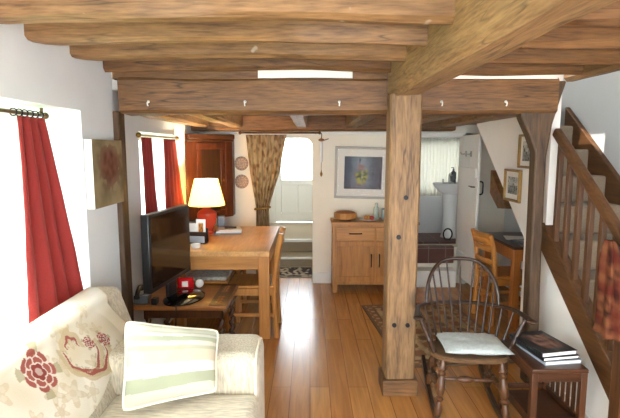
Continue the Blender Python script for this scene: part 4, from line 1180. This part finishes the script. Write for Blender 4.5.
# ------------------------------------------------------------------ sideboard
sb = thing('sideboard', 'oak sideboard with two drawers and two doors against the back wall', 'sideboard', (0.725, 5.43, 0))
W2 = 0.485
MB().box(-W2, W2, -0.205, 0.18, 0.77, 0.80).build('worktop', M['oakX'], sb, bevel=0.004)
MB().box(-W2+0.015, W2-0.015, -0.185, 0.175, 0.09, 0.77).build('carcass', M['oakZ'], sb, bevel=0.003)
for sx in (-1, 1):
    for sy in (-0.175, 0.15):
        MB().box(sx*(W2-0.04)-0.026, sx*(W2-0.04)+0.026, sy-0.024, sy+0.024, 0, 0.09).build('leg', M['oakZ'], sb, bevel=0.003)
for sx in (-1, 1):
    xa, xb = (-W2+0.05, -0.008) if sx < 0 else (0.008, W2-0.05)
    dw = MB().box(xa, xb, -0.203, -0.186, 0.60, 0.745).build('drawer', M['oakX'], sb, bevel=0.003)
    xm = (xa+xb)/2
    MB().tube(spline([(xm-0.065, -0.203, 0.675), (xm-0.055, -0.222, 0.675), (xm+0.055, -0.222, 0.675), (xm+0.065, -0.203, 0.675)]), 0.007, 8).build('handle', M['iron'], dw)
    dd = MB().box(xa, xb, -0.203, -0.186, 0.13, 0.19).box(xa, xb, -0.203, -0.186, 0.53, 0.585).box(xa, xa+0.06, -0.203, -0.186, 0.19, 0.53).box(xb-0.06, xb, -0.203, -0.186, 0.19, 0.53).box(xa+0.06, xb-0.06, -0.194, -0.186, 0.19, 0.53).build('door', M['oakZ'], sb, bevel=0.003)
    xh = -0.045 if sx < 0 else 0.045
    MB().tube(spline([(xh, -0.203, 0.30), (xh, -0.222, 0.315), (xh, -0.222, 0.425), (xh, -0.203, 0.44)]), 0.007, 8).build('handle', M['iron'], dd)
bk = thing('wooden_box', 'round brown wooden box on a foot at the left end of the sideboard', 'box', (0.40, 5.40, 0.80))
MB().lathe([(0.0, 0), (0.07, 0), (0.07, 0.012), (0.05, 0.02), (0.0, 0.02)], n=24).build('foot', M['darkZ'], bk)
MB().lathe([(0.0, 0.02), (0.125, 0.022), (0.13, 0.03), (0.13, 0.085), (0.0, 0.09)], n=12).build('body', M['oakX'], bk, angle=20)
MB().ball((0, 0, 0.088), (0.115, 0.115, 0.022), 20, 8).build('lid', M['bread'], bk)
pl = MB().lathe([(0, 0), (0.06, 0), (0.11, 0.018), (0.112, 0.022), (0.06, 0.008), (0, 0.008)], n=28).build('plate', M['white']); pl.location = (0.665, 5.36, 0.80)
tag(pl, 'white plate holding fruit in the middle of the sideboard', 'plate')
for k, (dx, dy, c, lb) in enumerate([(-0.035, 0.0, (190, 120, 50), 'orange fruit on the white sideboard plate, at the left'), (0.03, -0.015, (170, 50, 34), 'red fruit on the white sideboard plate, at the right'), (0.0, 0.035, (186, 160, 60), 'yellow fruit at the back of the white sideboard plate')]):
    o = MB().ball((0, 0, 0), (0.028, 0.028, 0.024), 14, 10).ball((0, 0, 0.024), (0.003, 0.003, 0.005), 6, 4).build('fruit', plain('fruit_skin_%d' % k, S(*c), 0.4)); o.location = (0.665+dx, 5.36+dy, 0.834)
    tag(o, lb, 'fruit', 'fruit on the sideboard plate')
o = MB().lathe([(0, 0), (0.032, 0), (0.034, 0.01), (0.034, 0.10), (0.028, 0.13), (0.016, 0.15), (0.016, 0.185), (0, 0.187)], n=20).build('bottle', M['blueglass']); o.location = (0.765, 5.50, 0.80)
tag(o, 'tall pale glass bottle on the sideboard behind the plate', 'bottle')
ck = thing('photo_frame', 'small dark photo frame standing on the sideboard next to the post', 'photo frame', (0.865, 5.47, 0.80))
MB().box(-0.045, 0.045, -0.012, 0.006, 0, 0.13).build('frame', M['grey'], ck, bevel=0.003)
MB().grid(lambda u, v: (-0.032+0.064*u, -0.0125, 0.02+0.09*v), 10, 10, lambda u, v: mix(S(120, 150, 150), S(190, 200, 190), v)).build('photograph', M['vcart'], ck, fix=False)
MB().bar((0, 0.006, 0.10), (0, 0.05, 0.0), 0.02, 0.004).build('strut', M['grey'], ck)

# ------------------------------------------------------------------ rugs
def rug_col(a, b, c, k):
    def f(u, v):
        e = min(u, 1-u, (v)*1.6, (1-v)*1.6)
        n = noise.noise(Vector((u*18, v*26, k)))
        q = a
        if e < 0.03: q = c
        elif e < 0.10: q = b if math.sin(u*60)*math.sin(v*90) > -0.2 else a
        elif e < 0.12: q = c
        else:
            dd = math.sin(u*22)*math.sin(v*30)
            q = b if dd > 0.35 else (c if dd < -0.55 else a)
        return mix(q, S(120, 100, 80), 0.3+0.5*n)
    return f
o = MB().grid(lambda u, v: ((u-0.5)*0.95, (v-0.5)*1.42, 0.006), 80, 110, rug_col(S(186, 160, 122), S(146, 104, 76), S(120, 92, 72), 1)).build('rug', M['vcrug'], solid=0.01, fix=False)
o.location = (1.075, 4.11, 0.0); o.rotation_euler = (0, 0, R(6)); tag(o, 'faded patterned brown rug on the floor behind the rocking chair', 'rug')
def hallrug_col(u, v):
    n = noise.noise(Vector((u*16, v*9, 2.5)))
    c = S(64, 56, 54) if n > 0.02 else S(150, 138, 124)
    return S(176, 164, 148) if n < -0.3 or v < 0.04 or v > 0.97 else c
o = MB().grid(lambda u, v: (-0.62+0.70*u, 5.86+0.52*v, 0.006), 80, 60, hallrug_col).build('hall_rug', M['vcrug'], solid=0.008, fix=False)
tag(o, 'dark patterned rug on the floor of the hall beyond the doorway', 'rug')

# ------------------------------------------------------------------ rocking chair
rc = thing('rocking_chair', 'dark windsor rocking chair with hooped spindle back, right of the central post', 'chair', (0.955, 2.80, 0), R(-6))
rc.scale = (0.94, 0.94, 0.94)
SEATZ = lambda y: 0.405-0.09*y
def seat_f(n=28):
    out = []
    for k in range(n):
        a = 2*math.pi*k/n
        cx, sy = math.cos(a), math.sin(a)
        x = 0.245*math.copysign(abs(cx)**0.6, cx); y = 0.215*math.copysign(abs(sy)**0.7, sy)
        if y > 0: x *= 1-0.18*(y/0.215)
        out.append((x, y))
    return out
ol = seat_f()
mb = MB(); n = len(ol)
for dz, sc_ in ((-0.018, 0.94), (-0.012, 0.99), (0.008, 1.0), (0.016, 0.96)):
    mb.v += [(x*sc_, y*sc_, SEATZ(y)+dz) for x, y in ol]
for r_ in range(3):
    for k in range(n): mb.f.append((r_*n+k, r_*n+(k+1) % n, (r_+1)*n+(k+1) % n, (r_+1)*n+k))
mb.f.append(tuple(range(n-1, -1, -1))); mb.f.append(tuple(3*n+k for k in range(n)))
mb.build('seat', M['rush'], rc)
ROCK = lambda y: 0.022+0.42*y*y
for s in (-1, 1):
    ys = [-0.36+0.86*k/20 for k in range(21)]
    mb = MB()
    for y in ys: pass
    top_ = [(y, ROCK(y)+0.022) for y in ys]; bot_ = [(y, ROCK(y)-0.022) for y in reversed(ys)]
    vs_ = []; fs_ = []
    for y in ys:
        for dx, dz in ((-0.013, -0.022), (0.013, -0.022), (0.013, 0.022), (-0.013, 0.022)):
            vs_.append((s*0.205+dx, y, ROCK(y)+dz))
    for i in range(20):
        for k in range(4): fs_.append((i*4+k, i*4+(k+1) % 4, (i+1)*4+(k+1) % 4, (i+1)*4+k))
    fs_ += [(3, 2, 1, 0), (80, 81, 82, 83)]
    mb.add(vs_, fs_); mb.build('rocker', M['darkX'], rc, bevel=0.004)
LEGP = [(0, 0.015), (0.10, 0.019), (0.15, 0.027), (0.19, 0.016), (0.23, 0.025), (0.27, 0.016), (0.36, 0.024), (0.48, 0.030), (0.58, 0.024), (0.63, 0.014), (0.67, 0.027), (0.72, 0.015), (0.84, 0.024), (0.92, 0.022), (1.0, 0.017)]
legs = {}
for s in (-1, 1):
    for nm, (y0, y1) in (('f', (-0.165, -0.205)), ('r', (0.15, 0.22))):
        p0 = Vector((s*0.175, y0, SEATZ(y0)-0.012)); p1 = Vector((s*0.205, y1, ROCK(y1)+0.012)); legs[(s, nm)] = (p0, p1)
        MB().turned(p0, p1, LEGP, 12).build('leg', M['turned'], rc)
STP = [(0, 0.010), (0.15, 0.013), (0.25, 0.011), (0.32, 0.018), (0.36, 0.012), (0.42, 0.021), (0.5, 0.026), (0.58, 0.021), (0.64, 0.012), (0.68, 0.018), (0.75, 0.011), (0.85, 0.013), (1, 0.010)]
mids = []
for s in (-1, 1):
    a = legs[(s, 'f')][0].lerp(legs[(s, 'f')][1], 0.55); b = legs[(s, 'r')][0].lerp(legs[(s, 'r')][1], 0.55)
    MB().turned(a, b, STP, 10).build('stretcher', M['turned'], rc); mids.append(a.lerp(b, 0.5))
MB().turned(mids[0], mids[1], STP, 10).build('stretcher', M['turned'], rc)
arm = spline([(-0.335, -0.17, 0.675), (-0.325, -0.05, 0.672), (-0.30, 0.08, 0.664), (-0.225, 0.19, 0.652), (-0.11, 0.245, 0.648), (0, 0.262, 0.646), (0.11, 0.245, 0.648), (0.225, 0.19, 0.652), (0.30, 0.08, 0.664), (0.325, -0.05, 0.672), (0.335, -0.17, 0.675)], 6)
na = len(arm)
rad = [0.024-0.006*min(1, min(k, na-1-k)/8) for k in range(na)]
MB().tube(arm, rad, 10, flat=0.7).ball((-0.335, -0.175, 0.675), (0.033, 0.03, 0.016)).ball((0.335, -0.175, 0.675), (0.033, 0.03, 0.016)).build('arm_bow', M['darkX'], rc)
def hoop(t):
    a = math.pi*t
    x = -0.238*math.copysign(abs(math.cos(a))**0.75, math.cos(a)); zz = abs(math.sin(a))**0.8
    return Vector((x, 0.175+0.07*min(1, (1-abs(x)/0.24)*2.2)+0.065*zz, 0.655+0.290*zz))
MB().tube([hoop(k/40) for k in range(41)], 0.0125, 10).build('hoop', M['darkX'], rc)
for k in range(9):
    t = 0.14+0.72*k/8
    h_ = hoop(t)
    xb = -0.165+0.33*k/8; yb = 0.195-0.05*abs(k-4)/4
    b_ = Vector((xb, yb-0.01, SEATZ(yb)))
    MB().turned(b_, h_, [(0, 0.006), (0.35, 0.008), (0.55, 0.007), (1, 0.005)], 8).build('spindle', M['darkZ'], rc)
for s in (-1, 1):
    MB().turned((s*0.215, -0.10, SEATZ(-0.10)), (s*0.322, -0.10, 0.665), [(0, 0.012), (0.2, 0.018), (0.3, 0.013), (0.36, 0.019), (0.42, 0.012), (0.7, 0.016), (0.9, 0.010), (1, 0.010)], 10).build('arm_post', M['darkZ'], rc)
    for (x0, y0, x1, y1) in ((0.215, 0.02, 0.30, 0.06), (0.20, 0.10, 0.255, 0.155)):
        MB().turned((s*x0, y0, SEATZ(y0)), (s*x1, y1, 0.655), [(0, 0.008), (0.3, 0.011), (0.5, 0.008), (1, 0.006)], 8).build('arm_spindle', M['darkZ'], rc)
Mx = Matrix.Translation((0.985, 2.80, 0.428)) @ Matrix.Rotation(R(-4), 4, 'Z') @ Matrix.Rotation(R(-4.5), 4, 'X') @ Matrix.Rotation(R(90), 4, 'X')
pillow(0.39, 0.37, 0.06, None, M['bluepad'], 'seat_cushion', 'pale blue grey flat cushion on the seat of the rocking chair', 'cushion', Mx, pipe=False, nu=40)

# ------------------------------------------------------------------ small table with books
tt = thing('side_table', 'small dark wooden side table with slatted sides in the lower right', 'table', (1.335, 2.60, 0))
MB().box(-0.165, 0.135, -0.20, 0.22, 0.425, 0.45).build('tabletop', M['mahogX'], tt, bevel=0.006)
for x in (-0.145, 0.115):
    for y in (-0.18, 0.20):
        MB().box(x-0.017, x+0.017, y-0.017, y+0.017, 0, 0.425).build('leg', M['tableZ'], tt, bevel=0.003)
MB().box(-0.13, 0.10, -0.19, -0.172, 0.375, 0.425).box(-0.13, 0.10, 0.192, 0.208, 0.375, 0.425).box(-0.153, -0.137, -0.165, 0.185, 0.375, 0.425).box(0.107, 0.123, -0.165, 0.185, 0.375, 0.425).build('apron', M['mahogX'], tt, bevel=0.002)
MB().box(-0.13, 0.10, -0.19, -0.172, 0.14, 0.17).box(-0.153, -0.137, -0.165, 0.185, 0.14, 0.17).box(0.107, 0.123, -0.165, 0.185, 0.14, 0.17).box(-0.13, 0.10, 0.192, 0.208, 0.14, 0.17).build('lower_rail', M['mahogX'], tt, bevel=0.002)
for k in range(5):
    y = -0.105+k*0.055
    MB().box(0.110, 0.120, y-0.012, y+0.012, 0.17, 0.375).build('slat', M['tableZ'], tt)
MB().box(-0.14, 0.11, -0.16, 0.18, 0.10, 0.14).build('shelf', M['mahogX'], tt, bevel=0.002)
def book(name, c, sz, rz, cover, label, colf=None, spiral=False):
    t = thing(name, label, 'book', c, rz, 'books on the small side table')
    a, b, h_ = sz
    MB().box(-a/2+0.004, a/2-0.004, -b/2+0.004, b/2-0.004, 0.003, h_-0.003).build('pages', M['paper'], t)
    MB().box(-a/2, a/2, -b/2, b/2, 0, 0.003).box(-a/2, -a/2+0.003, -b/2, b/2, 0.003, h_-0.003).box(-a/2, a/2, -b/2, b/2, h_-0.003, h_).build('cover', cover, t)
    if colf: MB().grid(lambda u, v: (-a/2+0.05+(a-0.08)*u, -b/2+0.05+(b-0.10)*v, h_+0.0006), 30, 30, colf).build('cover_picture', M['vcart'], t, fix=False)
    if spiral:
        for k in range(14):
            y = -b/2+0.02+(b-0.04)*k/13
            MB().tube([(-a/2+0.006+0.012*math.cos(2*math.pi*j/10), y, h_/2+0.012*math.sin(2*math.pi*j/10)) for j in range(10)], 0.0018, 6, closed=True).build('binding_ring', M['iron'], t)
    return t
bz = 0.45
book('book', (1.345, 2.60, bz), (0.215, 0.285, 0.022), R(8), M['greycard'], 'grey covered book at the bottom of the pile on the side table')
book('book', (1.33, 2.605, bz+0.0225), (0.215, 0.285, 0.020), R(10), M['black'], 'dark book in the middle of the pile on the side table')
def ringpic(u, v):
    n = noise.noise(Vector((u*5, v*5, 1)))
    return mix(S(80, 58, 52), S(140, 108, 94), 0.5+n)
book('ring_binder', (1.315, 2.61, bz+0.043), (0.215, 0.29, 0.026), R(12), M['black'], 'black spiral bound album with brown cover picture on top of the side table pile', ringpic, True)

# ------------------------------------------------------------------ desk under the stairs with its chair
dk = thing('desk', 'reddish wooden desk tucked under the stairs behind the dark post', 'desk', (2.04, 4.52, 0))
MB().box(-0.26, 0.25, -0.40, 0.38, 0.725, 0.75).build('desktop', M['mahogX'], dk, bevel=0.005)
MB().box(-0.24, 0.23, -0.38, -0.36, 0.62, 0.725).box(-0.25, -0.23, -0.37, 0.35, 0.62, 0.725).box(-0.24, 0.23, 0.34, 0.36, 0.62, 0.725).build('apron', M['pineZ'], dk, bevel=0.003)
for x in (-0.215, 0.205):
    for y in (-0.355, 0.335):
        MB().box(x-0.032, x+0.032, y-0.032, y+0.032, 0, 0.725).build('leg', M['pineZ'], dk, bevel=0.004)
for k, (dx, dy, rz, mt, wx, wy, hh, lb) in enumerate([(0.02, -0.22, 10, M['grey'], 0.34, 0.24, 0.018, 'dark grey folder on the desk under the stairs'), (-0.05, 0.02, -14, M['paper'], 0.28, 0.20, 0.006, 'loose white papers on the desk under the stairs'), (0.06, -0.20, 22, M['greycard'], 0.26, 0.18, 0.008, 'grey magazine lying on the dark folder on the desk')]):
    zz = 0.75+(0.0185 if k == 2 else 0.0)
    o = MB().box(-wx/2, wx/2, -wy/2, wy/2, 0, hh).build(['folder', 'papers', 'magazine'][k], mt, bevel=0.002)
    o.location = (2.04+dx*0.4, 4.52+dy, zz); o.rotation_euler = (0, 0, R(rz)); tag(o, lb, ['folder', 'papers', 'magazine'][k])
pinem = (wood('golden_chair_wood_along_z', S(164, 98, 38), S(204, 140, 66), 'Z', rough=0.4, knots=0, bump=0.05), wood('golden_chair_wood_along_x', S(164, 98, 38), S(204, 140, 66), 'X', rough=0.4, knots=0, bump=0.05))
dc = dining_chair('desk_chair', 'golden ladder back chair pulled up to the desk under the stairs', pinem, False, None, h=0.84, sw=0.38)
dc.location = (1.83, 4.42, 0); dc.rotation_euler = (0, 0, R(97))

# ------------------------------------------------------------------ bathroom basin
bs = thing('washbasin', 'white pedestal washbasin seen through the bathroom doorway', 'washbasin', (1.84, 6.20, 0.46))
bs.scale = (1.12, 1.0, 1.0)
MB().lathe([(0.0, 0.55), (0.08, 0.55), (0.15, 0.60), (0.21, 0.67), (0.225, 0.70), (0.21, 0.71), (0.185, 0.695), (0.12, 0.64), (0.0, 0.61)], (0, 0, 0), 32, 1.0, 0.85).build('bowl', M['white'], bs)
MB().lathe([(0.12, 0.0), (0.105, 0.05), (0.095, 0.3), (0.11, 0.57)], n=24).build('pedestal', M['white'], bs)
MB().tube(spline([(0, 0.14, 0.69), (0, 0.14, 0.80), (0, 0.10, 0.82), (0, 0.05, 0.80)]), 0.012, 10).tube([(-0.07, 0.15, 0.69), (-0.07, 0.15, 0.75)], 0.012, 10).tube([(0.07, 0.15, 0.69), (0.07, 0.15, 0.75)], 0.012, 10).build('taps', M['steel'], bs)
o = MB().lathe([(0, 0), (0.035, 0), (0.037, 0.02), (0.037, 0.12), (0.015, 0.14), (0.012, 0.17), (0, 0.175)], n=18).tube(spline([(0, 0, 0.17), (0, 0, 0.185), (-0.03, 0, 0.185)]), 0.006, 8).build('soap_bottle', M['grey'])
o.location = (1.90, 6.37, 1.172); tag(o, 'grey soap bottle standing at the back of the washbasin', 'bottle')
o = MB().tube([(0.055*math.cos(2*math.pi*k/20), 0, 0.075+0.07*math.sin(2*math.pi*k/20)) for k in range(20)], 0.009, 8, closed=True).box(-0.03, 0.03, -0.03, 0.03, 0, 0.012).build('towel_stand', M['iron'])
o.location = (1.74, 5.98, 0.46); tag(o, 'small black wire loop standing beside the washbasin pedestal', 'stand')

# ------------------------------------------------------------------ shrub outside the near window
sh = thing('garden_shrub', 'green shrub in the garden outside the near left window', 'shrub', (-3.9, 4.6, -0.2))
random.seed(4)
lf = MB()
for k in range(900):
    a = random.uniform(0, 2*math.pi); zz = random.uniform(0.3, 2.4); r_ = 0.7*math.sqrt(random.random())*(1-(abs(zz-1.3)/1.3)**2*0.7)
    c = Vector((r_*math.cos(a), r_*math.sin(a), zz)); d_ = Vector((random.gauss(0, 1), random.gauss(0, 1), random.gauss(0, 1))).normalized(); e_ = d_.orthogonal().normalized()
    L_ = random.uniform(0.05, 0.09)
    lf.add([c-d_*L_, c+e_*L_*0.45, c+d_*L_, c-e_*L_*0.45], [(0, 1, 2, 3)])
lf.build('foliage', M['leaf'], sh, fix=False)['kind'] = 'stuff'
MB().tube([(0, 0, 0), (0.02, 0, 0.8), (0, 0.03, 1.8)], [0.04, 0.03, 0.012], 8).build('stem', M['darkZ'], sh)
